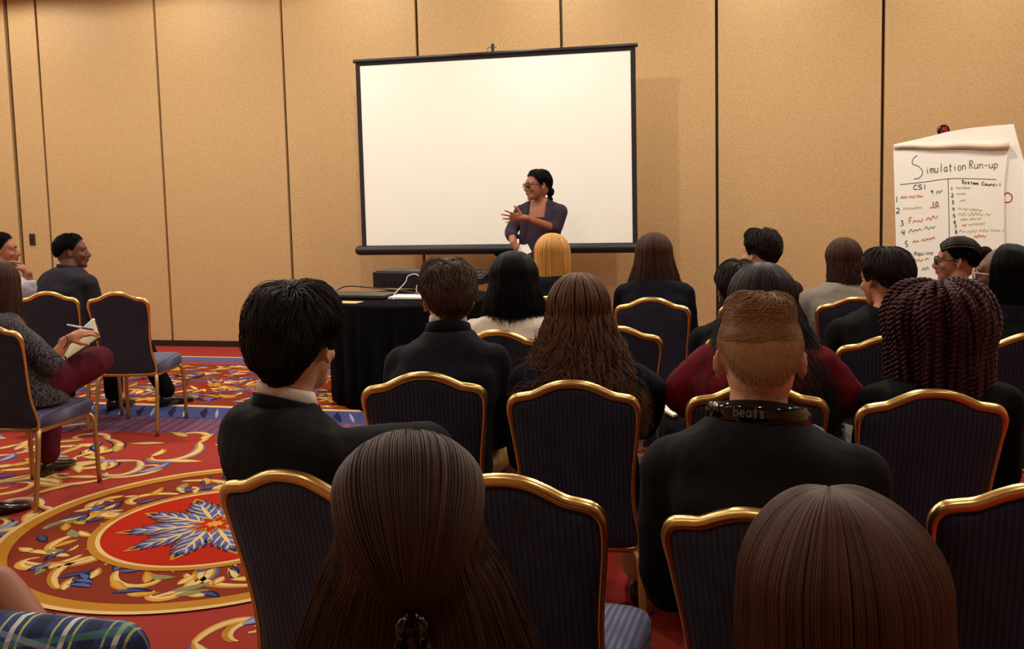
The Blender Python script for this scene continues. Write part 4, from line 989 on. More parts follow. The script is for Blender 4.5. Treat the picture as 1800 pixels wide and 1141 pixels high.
def hair_long(pr, col, zend=-0.30, amax=118, vol=0.018, flare=0.25, n=4000, wave=0.0, wfreq=5, seed=1, strand=0.0011, zvar=0.03, back=0.0, tuck=0.0, crown=(0, 0), wide=1.0, shell=True, sidez=None, name='hair', front_drop=0.0, clump=0.2, arc=100, yfl=0.3, fpow=1.4):
    """hair falling from the crown over the back of the head and the shoulders"""
    H = pr['H']; r = np.random.default_rng(seed); m = HAIRC[col]
    def path(az, T, off, ze):
        # az (N,), T (K,), returns (N,K,3)
        d = np.degrees(np.abs(az)); pa = np.radians(np.interp(d, [0, 70, 100, 140, 180], [arc, arc, arc - 6, 78, 60]))
        ta = 0.42; N = len(az); K = len(T)
        t1 = np.clip(T / ta, 0, 1)[None, :]; t2 = np.clip((T - ta) / (1 - ta), 0, 1)[None, :]
        psi = (0.02 + t1 * (pa[:, None] - 0.02)); AZ = np.repeat(az[:, None], K, 1)
        P = skull(AZ, psi, np.repeat(off[:, None], K, 1) * (0.55 + 0.45 * t1))
        e = P[:, -1 if K == 1 else int(np.argmin(np.abs(T - ta))), :][:, None, :]
        fall = (ze[:, None] - e[..., 2]) * t2
        grow = 1 + flare * t2 ** fpow - tuck * np.sin(np.pi * np.clip(t2 * 1.4, 0, 1))
        X = np.where(t2 > 0, e[..., 0] * grow * (1 + (wide - 1) * t2), P[..., 0]); Y = np.where(t2 > 0, (e[..., 1]) * (1 + flare * yfl * t2) - back * t2 + front_drop * t2 * (np.abs(az) > 1.4)[:, None], P[..., 1]); Z = np.where(t2 > 0, e[..., 2] + fall, P[..., 2])
        Q = np.stack([X, Y, Z], -1); c = np.array([crown[0], crown[1], 0.0]); Q = Q + c * ((1 - t1) ** 2)[..., None]
        return Q, t2
    am = math.radians(amax)
    def ends(az, n_):
        z = np.full(n_, zend)
        if sidez is not None: z = zend + (sidez - zend) * smooth01((np.degrees(np.abs(az)) - 30) / 60)
        return z
    o = None
    if shell:
        az = np.linspace(-am, am, 48); T = np.linspace(0, 1, 26)
        Q, _ = path(az, T, np.full(48, vol * 0.5), ends(az, 48) + 0.012); Q = Q + (0.006 * lump(Q, 40, seed) * T[None, :])[..., None] * np.array([1, 1, 0])
        v, f = grid_mesh(H.arr(Q.reshape(-1, 3)).reshape(Q.shape), False)
        o = MB().add(v, f).build(name, SHELL[col], pr['root']); s_ = o.modifiers.new('solid', 'SOLIDIFY'); s_.thickness = 0.010; s_.offset = 0
    az = r.uniform(-am, am, n); K = 18 if wave else 13; T = np.linspace(0, 1, K) if not wave else np.linspace(0, 1, 30)
    nc = 140; cl = r.uniform(-am, am, nc); ci = np.abs(az[:, None] - cl[None, :]).argmin(1); az = az * (1 - clump) + cl[ci] * clump
    ze = ends(az, n) + r.normal(0, zvar, n); Q, t2 = path(az, T, vol * r.uniform(0.6, 1.15, n), ze)
    if wave:
        cph = r.uniform(0, 6.28, nc); cfr = wfreq * r.uniform(0.8, 1.25, nc); ph = cph[ci][:, None] + r.normal(0, 0.35, n)[:, None]; w = wave * (0.2 + t2) * smooth01((T[None, :] - 0.2) * 2.5); fr = cfr[ci][:, None]
        Q[..., 0] += w * np.sin(2 * np.pi * fr * T[None, :] + ph); Q[..., 1] += w * 0.8 * np.cos(2 * np.pi * fr * T[None, :] + ph * 1.3); Q[..., 2] += w * 0.3 * np.sin(4 * np.pi * fr * T[None, :] + ph)
    else:
        Q[..., 0] += r.normal(0, 0.006, n)[:, None] * t2 + 0.003 * np.sin(9 * T[None, :] + r.uniform(0, 6.28, n)[:, None]) * t2
    s2 = strands('hair_strands', H.arr(Q.reshape(-1, 3)).reshape(Q.shape), strand, m, o if o is not None else pr['root'])
    return o or s2

def bun(pr, col, c, r, seed=3, n=500):
    H = pr['H']; m = HAIRC[col]; o = MB().ell(H.pt(c), (r, r * 0.85, r), H.R, 18, 12).build('hair_bun', m, pr['root'])
    g = np.random.default_rng(seed); K = 14; T = np.linspace(0, 1, K); a = g.uniform(0, 6.28, n)[:, None] + T * g.uniform(1.5, 3, n)[:, None]; ph = g.uniform(0.15, 0.95, n)[:, None] * math.pi + 0.4 * np.sin(a * 2)
    Q = np.stack([np.sin(ph) * np.cos(a), 0.85 * np.cos(ph), np.sin(ph) * np.sin(a)], -1) * (r * g.uniform(0.98, 1.08, n))[:, None, None] + np.array(c)
    strands('hair_strands', H.arr(Q.reshape(-1, 3)).reshape(Q.shape), 0.0014, m, o); return o

def seat(key, dy=-0.05, dx=0.0):
    p, a = CHAIRS[key]; q = p + Matrix.Rotation(a, 3, 'Z') @ Vector((dx, dy, 0)); return (q.x, q.y), a

def W2L(loc, yaw, p): return Matrix.Rotation(-yaw, 3, 'Z') @ (Vector(p) - Vector((loc[0], loc[1], 0)))
def htop(px, py, D, vol=0.02): return at_d(px, py, D) - Vector((0, 0, vol))
def dirL(yaw, d): return Matrix.Rotation(-yaw, 3, 'Z') @ Vector(d)

# --- presenter standing in front of the screen
D_ = 7.45; hp_ = at_d(940, 420, D_); loc = (hp_.x, hp_.y); yw = math.radians(156)
lf = lambda px, py, D: W2L(loc, yw, at_d(px, py, D))
pres = person('person', 'person in plum-grey dress and glasses speaking before the screen, one hand raised', loc, yw, htop(945, 297, D_, 0.012), hyaw=-42, hpitch=-2, skin='brown', sw=0.165, top=None, bottom=None,
    arms={-1: (lf(977, 402, 7.40), lf(921, 383, 7.12)), 1: (lf(898, 408, 7.50), lf(904, 431, 7.30))},
    hand_spec={-1: dict(fwd_=dirL(yw, (-1, -0.25, 0.08)), nrm=dirL(yw, (0.1, 0.9, 0.3)), side=-1, curl=0.16, spread=0.25, thumb=1.0), 1: dict(fwd_=dirL(yw, (0.5, -0.2, -0.8)), nrm=dirL(yw, (0.5, 0.6, 0.3)), side=1, curl=0.75)},
    legs={k: ((k * 0.085, 0.0, 0.88), (k * 0.09, 0.01, 0.48), (k * 0.09, -0.01, 0.10), (k * 0.10, 0.14, 0.035)) for k in (-1, 1)}, hip_z=0.90, vox=0.0058, face=True, female=True, standing=True, drop=0.0)
t = pres['root']; SCp, nbp, Ap = pres['SC'], pres['nb'], pres['A']
mb = MB(); mb.loft(torso_rings((0, 0, 0.90), SCp, 0.16, 1.04, 0.008, -0.16, 0.82, 0.95, 0)); 
mb.loft([[Vector((r * math.cos(a), r * 0.75 * math.sin(a), z)) for a in [2 * math.pi * j / 24 for j in range(24)]] for z, r in ((0.50, 0.20), (0.70, 0.195), (0.86, 0.185), (0.95, 0.17))])
remesh(mb.build('dress', C_DRESS, t), 0.010, 4)
mb = MB()
for k in (-1, 1):
    S_, E, W = Ap[k]; We = E.lerp(W, 0.12 if k == -1 else 0.30)
    mb.ell(S_ + Vector((-k * 0.01, 0, 0)), (0.066,) * 3); mb.limb([S_, S_.lerp(E, 0.5), E, We], [0.064, 0.058, 0.052, 0.050])
    mb.limb([S_ + Vector((-k * 0.01, 0, 0.022)), nbp + Vector((k * 0.075, 0.01, -0.022)), nbp + Vector((k * 0.062, -0.03, -0.008))], [0.045, 0.024, 0.018])
    mb.limb([nbp + Vector((k * 0.085, 0.03, -0.03)), SCp + Vector((k * 0.100, 0.085, -0.10)), SCp + Vector((k * 0.115, 0.095, -0.28)), SCp + Vector((k * 0.12, 0.09, -0.42))], [0.022, 0.032, 0.034, 0.03])
mb.loft([r_ for r_ in torso_rings((0, -0.022, 0.90), SCp + Vector((0, -0.03, -0.01)), 0.155, 0.85, 0.004, 0.0, 1.03, 0.95, 0)])
remesh(mb.build('cardigan', C_DRESS, t), 0.0085, 4)
glasses(pres['H'], t, M_BLACK, 0.025, 0.016, 0.0035)
hair_short(pres, 'black', vol=0.012, side=0.010, n=2200, seed=21, nape=122, front=50, strand=0.0010, length=40, messy=0.15)
hb = bun(pres, 'black', (0, -0.105, -0.055), 0.036, 5, 300); bun(pres, 'black', (0, -0.10, -0.115), 0.026, 6, 200)
nc_ = at_d(918, 439, 7.22); nyaw = yw
cards = thing('note_cards', 'small white folded note papers held by the standing speaker', 'papers', nc_, yw)
for k in range(4): MB().box((-0.012 * k, 0.002 * k, 0.004 * math.sin(k)), (0.030, 0.002, 0.035), Euler((0.2, 0.25 * k - 0.3, 0.15 * k)).to_matrix()).build('card', M_PAPER, cards, False)

# --- man with dark hair and white collar, arm laid over to the side
loc, yw = seat('A', -0.05, 0.05)
lf = lambda px, py, D: W2L(loc, yw, at_d(px, py, D))
q = person('person', 'person in black suit and white collar with full dark hair, seated', loc, yw - 0.28, htop(510, 497, 2.14, 0.034), hyaw=24, hpitch=0, hroll=0, skin='light', sw=0.158, top=C_BLACKSUIT, bottom=C_BLACKSUIT, vox=0.008, collar=C_SHIRT, jcollar=C_BLACKSUIT, bulk=0.95, nz=-0.128, ko=0.0, legs={k: ((k * 0.085, 0.02, 0.535), W2L(loc, yw - 0.28, Vector((loc[0] + k * 0.11 - 0.06, loc[1] + 0.43, 0.53))), W2L(loc, yw - 0.28, Vector((loc[0] + k * 0.11 - 0.06, loc[1] + 0.44, 0.10))), W2L(loc, yw - 0.28, Vector((loc[0] + k * 0.12 - 0.06, loc[1] + 0.62, 0.035)))) for k in (-1, 1)},
    arms={1: (W2L(loc, yw - 0.28, at_d(762, 790, 2.26)), W2L(loc, yw - 0.28, at_d(752, 850, 2.48))), -1: None} if False else {1: (W2L(loc, yw - 0.28, at_d(750, 785, 2.22)), W2L(loc, yw - 0.28, at_d(770, 850, 2.46)))}, infl=0.018)
hair_short(q, 'darkbrown', vol=0.040, side=0.026, n=5200, seed=3, nape=128, front=55, strand=0.0010, length=34, messy=0.55)

# --- man with faded crop and headphones
loc, yw = seat('C', -0.02, 0.0); yw += 0.30
q = person('person', 'person with faded sandy crop in black suit, headphones around the neck', loc, yw, htop(1335, 517, 1.84, 0.016), hyaw=10, hpitch=-6, skin='light', nz=-0.094, sw=0.168, top=C_BLACKSUIT, bottom=C_BLACKSUIT, vox=0.0065, jcollar=C_BLACKSUIT, infl=0.020, drop=0.02, bulk=1.05)
man_c = q
def fade(pr, col='buzzside'):
    H = pr['H']; az = np.linspace(0, 2 * np.pi, 72, endpoint=False); u = np.linspace(0.02, 1, 30)
    AZ, UU = np.meshgrid(az, u, indexing='ij'); d = np.degrees(np.abs((AZ + np.pi) % (2 * np.pi) - np.pi))
    hl = np.radians(np.interp(d, [0, 35, 60, 76, 92, 104, 118, 140, 180], [124, 120, 108, 92, 98, 98, 76, 66, 62])); PS = UU * hl
    P = skull(AZ, PS, 0.0045 - 0.0045 * smooth01((UU - 0.86) / 0.14)); v, f = grid_mesh(H.arr(P.reshape(-1, 3)).reshape(P.shape), True)
    o = MB().add(v, f).build('hair_fade', HAIRC[col], pr['root'])
    r = np.random.default_rng(8); n = 9000; az = r.uniform(0, 2 * np.pi, n); d = np.degrees(np.abs((az + np.pi) % (2 * np.pi) - np.pi)); hl = np.radians(np.interp(d, [0, 35, 60, 76, 92, 104, 118, 140, 180], [124, 120, 108, 92, 98, 98, 76, 66, 62]))
    ps = np.sqrt(r.uniform(0.12, 0.97, n)) * hl; T = np.linspace(0, 1, 3); A2 = az[:, None] + 0 * T; PS = ps[:, None] + np.radians(3) * T; Q = skull(A2, PS, 0.003 + 0.004 * T[None, :] + 0 * A2)
    strands('stubble', H.arr(Q.reshape(-1, 3)).reshape(Q.shape), 0.0003, HAIRC['buzzside'], o)
    return o
fade(q)
hair_short(q, 'buzz', vol=0.020, side=0.014, n=8000, seed=4, line=64, strand=0.0010, length=30, messy=0.35, comb=-0.9)
# headphones resting round his neck
hpz = q['nb'] + Vector((0, 0.01, 0.0)); rootm = Matrix.Translation((loc[0], loc[1], 0)) @ Matrix.Rotation(yw, 4, 'Z')
hw_ = rootm @ hpz
hd = thing('headphones', 'glossy black headphones resting around the neck of the person with faded crop', 'headphones', hw_, yw - 0.10)
rings = []
def hp_pt(a, r, z): return Vector((r * 1.02 * math.sin(a), -r * math.cos(a), z - 0.022 * (1 - math.cos(a)) + 0.012))
for k in range(41):
    a = math.radians(-112 + 224 * k / 40); rings.append([hp_pt(a, r_, z_) for r_, z_ in ((0.088, 0.018), (0.090, 0.024), (0.094, 0.024), (0.098, 0.014), (0.099, -0.004), (0.097, -0.018), (0.092, -0.022), (0.089, -0.014))])
MB().loft(rings).build('headband', M_BLACKGLOSS, hd)
lines = letter_lines('beats', -0.029, -0.012, 0.0105, 0.021, 0, 1.12)
def bpl(x, y, l):
    a = x / 0.0985; return hp_pt(a, 0.0993 + 0.0002, -y - 0.004)
ribbon_mesh([[(x, -y) for x, y in ln] for ln in [[(px_, py_) for px_, py_ in l] for l in lines]] and [[(px_, py_) for px_, py_ in l] for l in lines], lambda x, y, l: hp_pt(x / 0.0985, 0.0994, -y - 0.004 - 0.008), 0.0009, 'lettering', mat('print_grey', rgb(120, 112, 112), 0.4), hd, 0)
for k in (-1, 1):
    c = hp_pt(math.radians(116 * k), 0.098, -0.045); ax = Vector((0.35 * k, 0.9, -0.1)).normalized(); x_ = ax.orthogonal().normalized(); y_ = ax.cross(x_)
    def dsc(r, off): return [c + ax * off + x_ * (r * math.cos(u)) + y_ * (r * math.sin(u)) for u in [2 * math.pi * j / 20 for j in range(20)]]
    MB().loft([dsc(0.026, -0.018), dsc(0.034, -0.010), dsc(0.036, 0.004), dsc(0.030, 0.010)]).build('ear_cup', M_BLACKGLOSS, hd)
    MB().loft([dsc(0.030, 0.010), dsc(0.035, 0.018), dsc(0.022, 0.024)]).build('ear_cushion', M_BLACK, hd)

# --- brown-haired man beside the black table
loc, yw = seat('E', -0.03)
q = person('person', 'person with tousled brown hair in dark navy suit beside the black table', loc, yw + 0.06, htop(785, 457, 3.26, 0.028), hyaw=14, nz=-0.09, skin='light', sw=0.152, top=C_NAVYSUIT, bottom=C_KHAKI, vox=0.008, collar=C_SHIRT, jcollar=C_NAVYSUIT, infl=0.02, drop=0.025, legs={1: ((0.085, 0.02, 0.535), W2L(loc, yw + 0.06, at_d(890, 775, 3.50)), W2L(loc, yw + 0.06, at_d(903, 960, 3.50)), W2L(loc, yw + 0.06, at_d(908, 975, 3.66)))})
hair_short(q, 'midbrown', vol=0.034, side=0.018, n=4200, seed=9, nape=122, front=58, strand=0.0012, length=30, messy=0.9)

# --- black-haired woman in white blouse
loc, yw = seat('I', -0.03)
q = person('person', 'person with straight black shoulder-length hair in a white blouse', loc, yw, htop(903, 441, 4.12, 0.02), hyaw=6, hpitch=-8, skin='tan', sw=0.165, top=C_WHITE, top_name='blouse', fold=0.018, bottom=C_BLACK, vox=0.0105, female=True, infl=0.018, drop=0.01)
hair_long(q, 'black', zend=-0.15, amax=122, vol=0.030, flare=0.30, n=3600, seed=12, zvar=0.02, strand=0.0014, wide=1.0)

# --- blonde woman
loc, yw = seat('O', -0.04)
q = person('person', 'person with straight golden blonde hair near the standing speaker', loc, yw, htop(970, 408, 5.34, 0.02), skin='light', sw=0.165, top=C_NAVY, top_name='top', bottom=C_BLACK, vox=0.011, female=True)
hair_long(q, 'blonde', zend=-0.36, amax=120, vol=0.022, flare=0.10, n=3000, seed=13, strand=0.0016, zvar=0.03)

# --- long curly hair
loc, yw = seat('F', -0.04)
q = person('person', 'person with very long curly chestnut hair in a navy cardigan', loc, yw + 0.05, htop(1016, 476, 3.04, 0.022), skin='light', hyaw=2, sw=0.165, top=C_NAVY, top_name='cardigan', bottom=C_CREAM, vox=0.009, female=True, infl=0.02, drop=0.01, legs={1: ((0.085, 0.02, 0.535), W2L(loc, yw + 0.05, at_d(1122, 835, 3.32)), W2L(loc, yw + 0.05, at_d(1122, 1000, 3.34)), W2L(loc, yw + 0.05, at_d(1122, 1010, 3.5)))},
    arms={1: (W2L(loc, yw + 0.05, at_d(1140, 690, 3.05)), W2L(loc, yw + 0.05, at_d(1128, 757, 3.25)))})
hair_long(q, 'curly', zend=-0.335, amax=120, vol=0.024, flare=0.8, n=4200, wave=0.026, wfreq=4.6, seed=14, clump=0.7, strand=0.0011, zvar=0.035, back=0.075, sidez=-0.30, wide=1.12)

# --- level-cut brunette
loc, yw = seat('M', -0.03)
q = person('person', 'person with straight brown hair cut level at the shoulders in navy jacket', loc, yw + 0.1, htop(1149, 407, 5.2, 0.022), skin='light', sw=0.155, top=C_NAVY, bottom=C_BLACK, vox=0.011, female=True, infl=0.02)
hair_long(q, 'brown', zend=-0.175, amax=122, vol=0.026, flare=0.42, n=3200, seed=15, strand=0.0016, zvar=0.008)

# --- dark-haired man in profile
loc, yw = seat('O2', -0.03)
q = person('person', 'person with short dark hair turned aside in front of the bare wall', loc, yw + 0.3, htop(1337, 403, 5.3, 0.024), hyaw=32, skin='light', sw=0.172, top=C_CHARCOAL, bottom=C_BLACK, vox=0.009, jcollar=C_CHARCOAL, collar=C_SHIRT)
hair_short(q, 'darkbrown', vol=0.032, side=0.018, n=2600, seed=17, nape=116, front=58, strand=0.0014, length=30, messy=0.5)

# --- half hidden dark head
loc, yw = seat('J2', -0.03)
q = person('person', 'dark-haired head half hidden behind the person in crimson blouse', loc, yw, htop(1298, 456, 4.1, 0.022), skin='tan', sw=0.16, top=C_BLACK, top_name='top', bottom=C_BLACK, vox=0.011)
hair_short(q, 'darkbrown', vol=0.024, side=0.022, n=2400, seed=18, nape=126, front=58, strand=0.0014, length=40, messy=0.25)

# --- crimson blouse
loc, yw = seat('G', -0.04)
q = person('person', 'person in loose crimson blouse with long dark wavy hair', loc, yw, htop(1340, 459, 2.98, 0.024), skin='tan', sw=0.155, top=C_RED, top_name='blouse', fold=0.022, bottom=C_BLACK, vox=0.0105, female=True, infl=0.028, bulk=1.05, drop=0.0, nz=-0.095, legs={-1: ((-0.085, 0.02, 0.54), W2L(loc, yw, at_d(1196, 752, 3.30)), (-0.20, 0.42, 0.10), (-0.21, 0.6, 0.035))},
    arms={-1: (W2L(loc, yw, at_d(1203, 690, 3.0)), W2L(loc, yw, at_d(1218, 745, 3.22))), 1: (W2L(loc, yw, at_d(1480, 695, 2.9)), W2L(loc, yw, at_d(1440, 745, 3.1)))}, sleeve=0.62)
hair_long(q, 'darkbrown', zend=-0.36, amax=122, vol=0.030, flare=0.95, fpow=1.1, n=4200, wave=0.007, wfreq=3.0, seed=19, strand=0.0013, zvar=0.05, back=0.10, sidez=-0.34, wide=1.1)

pw_ = at_d(1184, 712, 3.30)
o = MB().box((0, 0, 0), (0.055, 0.08, 0.004)).build('note_sheet', M_PAPER, None, False); o.location = pw_; o.rotation_euler = (0.15, -0.12, 0.4)
tag(o, 'white note pad on the lap beside the crimson blouse', 'note pad')
# --- grey jacket
loc, yw = seat('N', -0.03)
q = person('person', 'person in pale grey jacket with long brown hair beside the flip chart', loc, yw, htop(1482, 414, 5.0, 0.02), hyaw=18, skin='light', sw=0.165, top=C_GREY, bottom=C_BLACK, vox=0.0105, female=True, infl=0.02)
hair_long(q, 'brown', zend=-0.22, amax=104, vol=0.016, flare=0.0, n=1500, seed=20, wave=0.005, wfreq=2.5, strand=0.0014, zvar=0.07, back=0.03, tuck=0.1)

# --- low bun
loc, yw = seat('K', -0.03)
q = person('person', 'person with dark hair in a low bun and black top, ear showing', loc, yw + 0.2, htop(1556, 433, 3.78, 0.018), hyaw=30, hpitch=-4, skin='tan', sw=0.175, top=C_BLACK, top_name='top', bottom=C_BLACK, vox=0.0085, female=True)
hair_short(q, 'darkbrown', vol=0.020, side=0.018, n=3200, seed=22, nape=116, front=60, strand=0.0012, length=45, messy=0.15)
bun(q, 'darkbrown', (0.01, -0.125, -0.035), 0.040, 7, 500)

# --- braids and black glasses
loc, yw = seat('O3', -0.03)
q = person('person', 'person in black glasses with braided hair seen before the flip chart', loc, yw + 0.2, htop(1684, 414, 5.0, 0.020), hyaw=68, skin='brown', sw=0.152, top=C_BLACK, top_name='top', bottom=C_BLACK, vox=0.0065, female=True, face=True)
hair_short(q, 'black', vol=0.012, side=0.010, n=600, seed=23, nape=114, front=50, strand=0.001, length=40, messy=0.1)
H = q['H']; br = np.random.default_rng(31)
for k in range(15):
    u = (k - 7) / 7.0; pts = []
    for j in range(14):
        T = j / 13.0; a = np.array([math.pi - 0 * T]); ps = math.radians(-58 + 150 * T)     # along the scalp from brow to nape
        x = u * 0.078 * math.cos(0.5 * (T - 0.4)); y = 0.098 * math.sin(-ps) ; z = math.cos(ps) * 0.094 * math.sqrt(max(0.05, 1 - (u * 0.86) ** 2)) + 0.03
        k2 = smooth01(np.array([(T - 0.6) / 0.4]))[0]; x = x * (1 - 0.75 * k2); pts.append(H.pt((x * 1.08, y * 1.08 - 0.012, z * (1 - 0.3 * k2) + 0.004)))
    rad = [0.0085 + 0.0018 * math.sin(j * 2.4) for j in range(14)]
    MB().tube(pts, rad, 8).build('braid', HAIRC['darkbrown'], q['root'])
bun(q, 'black', (0, -0.135, 0.035), 0.042, 8, 300)
glasses(q['H'], q['root'], M_BLACK, 0.026, 0.019, 0.0032)

# --- long black hair and clear glasses
loc, yw = seat('L', -0.03)
q = person('person', 'person with long straight black hair and clear-framed glasses', loc, yw + 0.25, htop(1768, 425, 3.80, 0.02), hyaw=44, skin='dark', sw=0.152, top=C_BLACK, top_name='top', bottom=C_BLACK, vox=0.0075, female=True, face=True)
hair_long(q, 'black', zend=-0.36, amax=108, vol=0.020, flare=0.25, n=3600, seed=24, strand=0.0014, zvar=0.03)
glasses(q['H'], q['root'], mat('clear_frame', rgb(196, 178, 160), 0.15), 0.028, 0.023, 0.003)

# --- burgundy twists
loc, yw = seat('H', -0.04)
q = person('person', 'person with a full head of burgundy twisted braids in black top', loc, yw, htop(1652, 487, 2.80, 0.045), skin='brown', legs={-1: ((-0.085, 0.02, 0.54), W2L(loc, yw, at_d(1512, 800, 3.0)), (-0.22, 0.42, 0.10), (-0.23, 0.6, 0.035))}, sw=0.175, top=C_BLACK, top_name='top', bottom=C_BLACK, vox=0.0105, female=True)
def twists(pr, col, n=190, seed=5):
    H = pr['H']; r = np.random.default_rng(seed); m = HAIRC[col]
    az0 = np.linspace(-2.3, 2.3, 40); T0 = np.linspace(0, 1, 22)
    A, TT = np.meshgrid(az0, T0, indexing='ij'); P = skull(A, 0.02 + np.minimum(TT / 0.6, 1) * 1.75, 0.018 + 0.022 * np.sin(np.minimum(TT / 0.6, 1) * 1.5)); dz = np.clip((TT - 0.6) / 0.4, 0, 1); P[..., 2] -= dz * 0.20
    v, f = grid_mesh(H.arr(P.reshape(-1, 3)).reshape(P.shape), False); o = MB().add(v, f).build('hair', SHELL['plum'], pr['root'])
    K = 60; T = np.linspace(0, 1, K); out = []
    for i in range(n):
        az = r.uniform(-2.3, 2.3); p0 = r.uniform(0.0, 0.95) ** 0.8 * 1.25; lift = r.uniform(0.045, 0.082)
        L1 = (1.85 - p0); ps = p0 + np.minimum(T / 0.6, 1) * L1; a = az + 0.12 * np.sin(3 * T + i); Q = skull(np.full(K, az) + 0.1 * np.sin(3 * T + i), ps, 0.02 + (lift - 0.02) * np.sin(np.minimum(T / 0.35, 1) * 1.57)); Q[:, 2] -= np.clip((T - 0.6) / 0.4, 0, 1) * r.uniform(0.16, 0.23)
        t_ = np.gradient(Q, axis=0); t_ /= np.linalg.norm(t_, axis=1)[:, None] + 1e-9; nrm = Q - SK_C; nrm -= (nrm * t_).sum(1)[:, None] * t_; nrm /= np.linalg.norm(nrm, axis=1)[:, None] + 1e-9; bi = np.cross(t_, nrm)
        ln = np.concatenate([[0], np.cumsum(np.linalg.norm(np.diff(Q, axis=0), axis=1))]); w = ln * 2 * math.pi / 0.030
        for s_ in (0, math.pi): out.append(Q + 0.0055 * (np.cos(w + s_)[:, None] * nrm + np.sin(w + s_)[:, None] * bi))
    P = np.array(out); strands('twists', H.arr(P.reshape(-1, 3)).reshape(P.shape), 0.0062, m, o, 0.75)
twists(q, 'plum')
fw_ = at_d(1503, 778, 2.95)
o = thing('folder', 'glossy black folder leaning on the lap beside the burgundy twists', 'folder', fw_, 0.25)
MB().box((0, 0, 0), (0.055, 0.11, 0.004), Euler((0.35, 0.35, 0)).to_matrix()).build('cover', M_BLACKGLOSS, o, False, 0.002)
MB().box((0.0, 0.0, 0.007), (0.051, 0.105, 0.003), Euler((0.35, 0.35, 0)).to_matrix()).build('sleeve', mat('sheen_grey', rgb(120, 122, 118), 0.15), o, False)  # grey-white sheen of the glossy cover put in as a grey plate

# --- man in charcoal suit by the wall switch
loc, yw = seat('Q', -0.02, 0.02)
q = person('person', 'person in charcoal suit with close-cropped black hair in profile', loc, yw - 0.35, htop(122, 411, 6.40, 0.008), hyaw=-46, skin='dark', sw=0.175, top=C_CHARCOAL, bottom=C_BLACK, vox=0.0075, face=True, infl=0.02, jcollar=C_CHARCOAL,
    legs={1: ((0.085, 0.02, 0.53), (0.16, 0.43, 0.50), (0.20, 0.62, 0.10), (0.26, 0.80, 0.035))})
hair_short(q, 'black', vol=0.009, side=0.007, n=2600, seed=25, nape=118, front=50, strand=0.0010, length=8, messy=0.2)

# --- person with hand at the chin, at the edge
loc, yw = seat('Q2', 0.0, 0.05); 
hq = htop(-2, 409, 6.5, 0.01)
q = person('person', 'person in pale shirt resting a hand with a pencil at the chin', (hq.x - 0.02, hq.y - 0.02), yw - 0.35, hq, hyaw=-50, skin='brown', sw=0.16, top=C_LILAC, top_name='shirt', bottom=C_BLACK, vox=0.0068, face=True, sleeve=0.72,
    arms={1: (W2L((hq.x - .02, hq.y - .02), yw - 0.35, at_d(57, 520, 6.45)), W2L((hq.x - .02, hq.y - .02), yw - 0.35, at_d(47, 478, 6.45)))},
    hand_spec={1: dict(fwd_=dirL(yw - 0.35, (-0.55, 0.1, 0.55)), nrm=dirL(yw - 0.35, (-0.6, 0.1, -0.6)), side=1, curl=0.75)})
hair_short(q, 'black', vol=0.010, side=0.008, n=2000, seed=26, nape=118, front=50, strand=0.0010, length=8, messy=0.2)
pa_, pb_2 = at_d(21, 461, 6.42), at_d(38, 464, 6.40)
pn = MB().tube([pa_, pb_2], 0.004, 8).build('pencil', M_SHOE); tag(pn, 'dark pencil held to the mouth by the person in pale shirt', 'pencil')

# --- woman in tweed top and burgundy trousers with notebook
loc, yw = seat('R', -0.02); yw -= 0.42
lf = lambda px, py, D: W2L(loc, yw, at_d(px, py, D))
hq = htop(-4, 455, 4.80, 0.02)
q = person('person', 'person in grey tweed top and burgundy trousers writing in a notebook', loc, yw, hq, hyaw=24, hpitch=-6, skin='tan', sw=0.175, top=C_TWEED, top_name='tweed_top', bottom=C_BURG, vox=0.0065, female=True, face=True, sleeve=0.56, infl=0.02,
    arms={1: (lf(88, 640, 4.72), lf(118, 598, 4.78)), -1: (lf(60, 640, 5.1), lf(100, 625, 5.05))},
    hand_spec={1: dict(fwd_=dirL(yw, (0.85, 0.35, 0.42)), nrm=dirL(yw, (0.2, 0.7, -0.7)), side=-1, curl=0.8)},
    legs={1: ((0.085, 0.02, 0.56), lf(176, 632, 5.0), W2L(loc, yw, Vector((-2.72, 5.22, 0.60))), W2L(loc, yw, Vector((-2.86, 5.24, 0.58)))), -1: ((-0.085, 0.02, 0.53), W2L(loc, yw, Vector((-2.62, 5.22, 0.50))), W2L(loc, yw, Vector((-2.62, 5.15, 0.10))), W2L(loc, yw, Vector((-2.58, 5.33, 0.035))))})
hair_long(q, 'brown', zend=-0.30, amax=118, vol=0.022, flare=0.25, n=2400, seed=27, strand=0.0015, zvar=0.04)
MB().tube([lf(112, 602, 4.76) + Vector((0.033 * math.cos(a), 0.012 * math.sin(a), 0.030 * math.sin(a))) for a in [2 * math.pi * j / 20 for j in range(20)]], 0.0028, 6, True).build('bracelet', M_SHOE, q['root'])
qd = [at_d(117, 630, 4.84), at_d(174, 592, 4.86), at_d(165, 562, 4.98), at_d(111, 609, 4.96)]; nbk = (qd[0] + qd[1] + qd[2] + qd[3]) / 4
book = thing('notebook', 'open spiral notebook with blank cream page in the writing hand', 'notebook', nbk)
qn = (qd[1] - qd[0]).cross(qd[3] - qd[0]).normalized()
def slab4(name, grow, off, th, m):
    v = [(p - nbk) * grow + qn * off for p in qd]; w = [p - qn * th for p in v]
    return MB().add(v + w, [(0, 1, 2, 3), (7, 6, 5, 4)] + [(i, 4 + i, 4 + (i + 1) % 4, (i + 1) % 4) for i in range(4)]).build(name, m, book, False)
slab4('page', 1.0, 0.0, 0.006, mat('page_cream', rgb(206, 196, 158), 0.8)); slab4('cover', 1.04, -0.007, 0.003, M_BLACK)
MB().tube([(qd[3] - nbk) * 1.03, (qd[2] - nbk) * 1.03], 0.007, 8).build('spiral', M_WHITE, book)
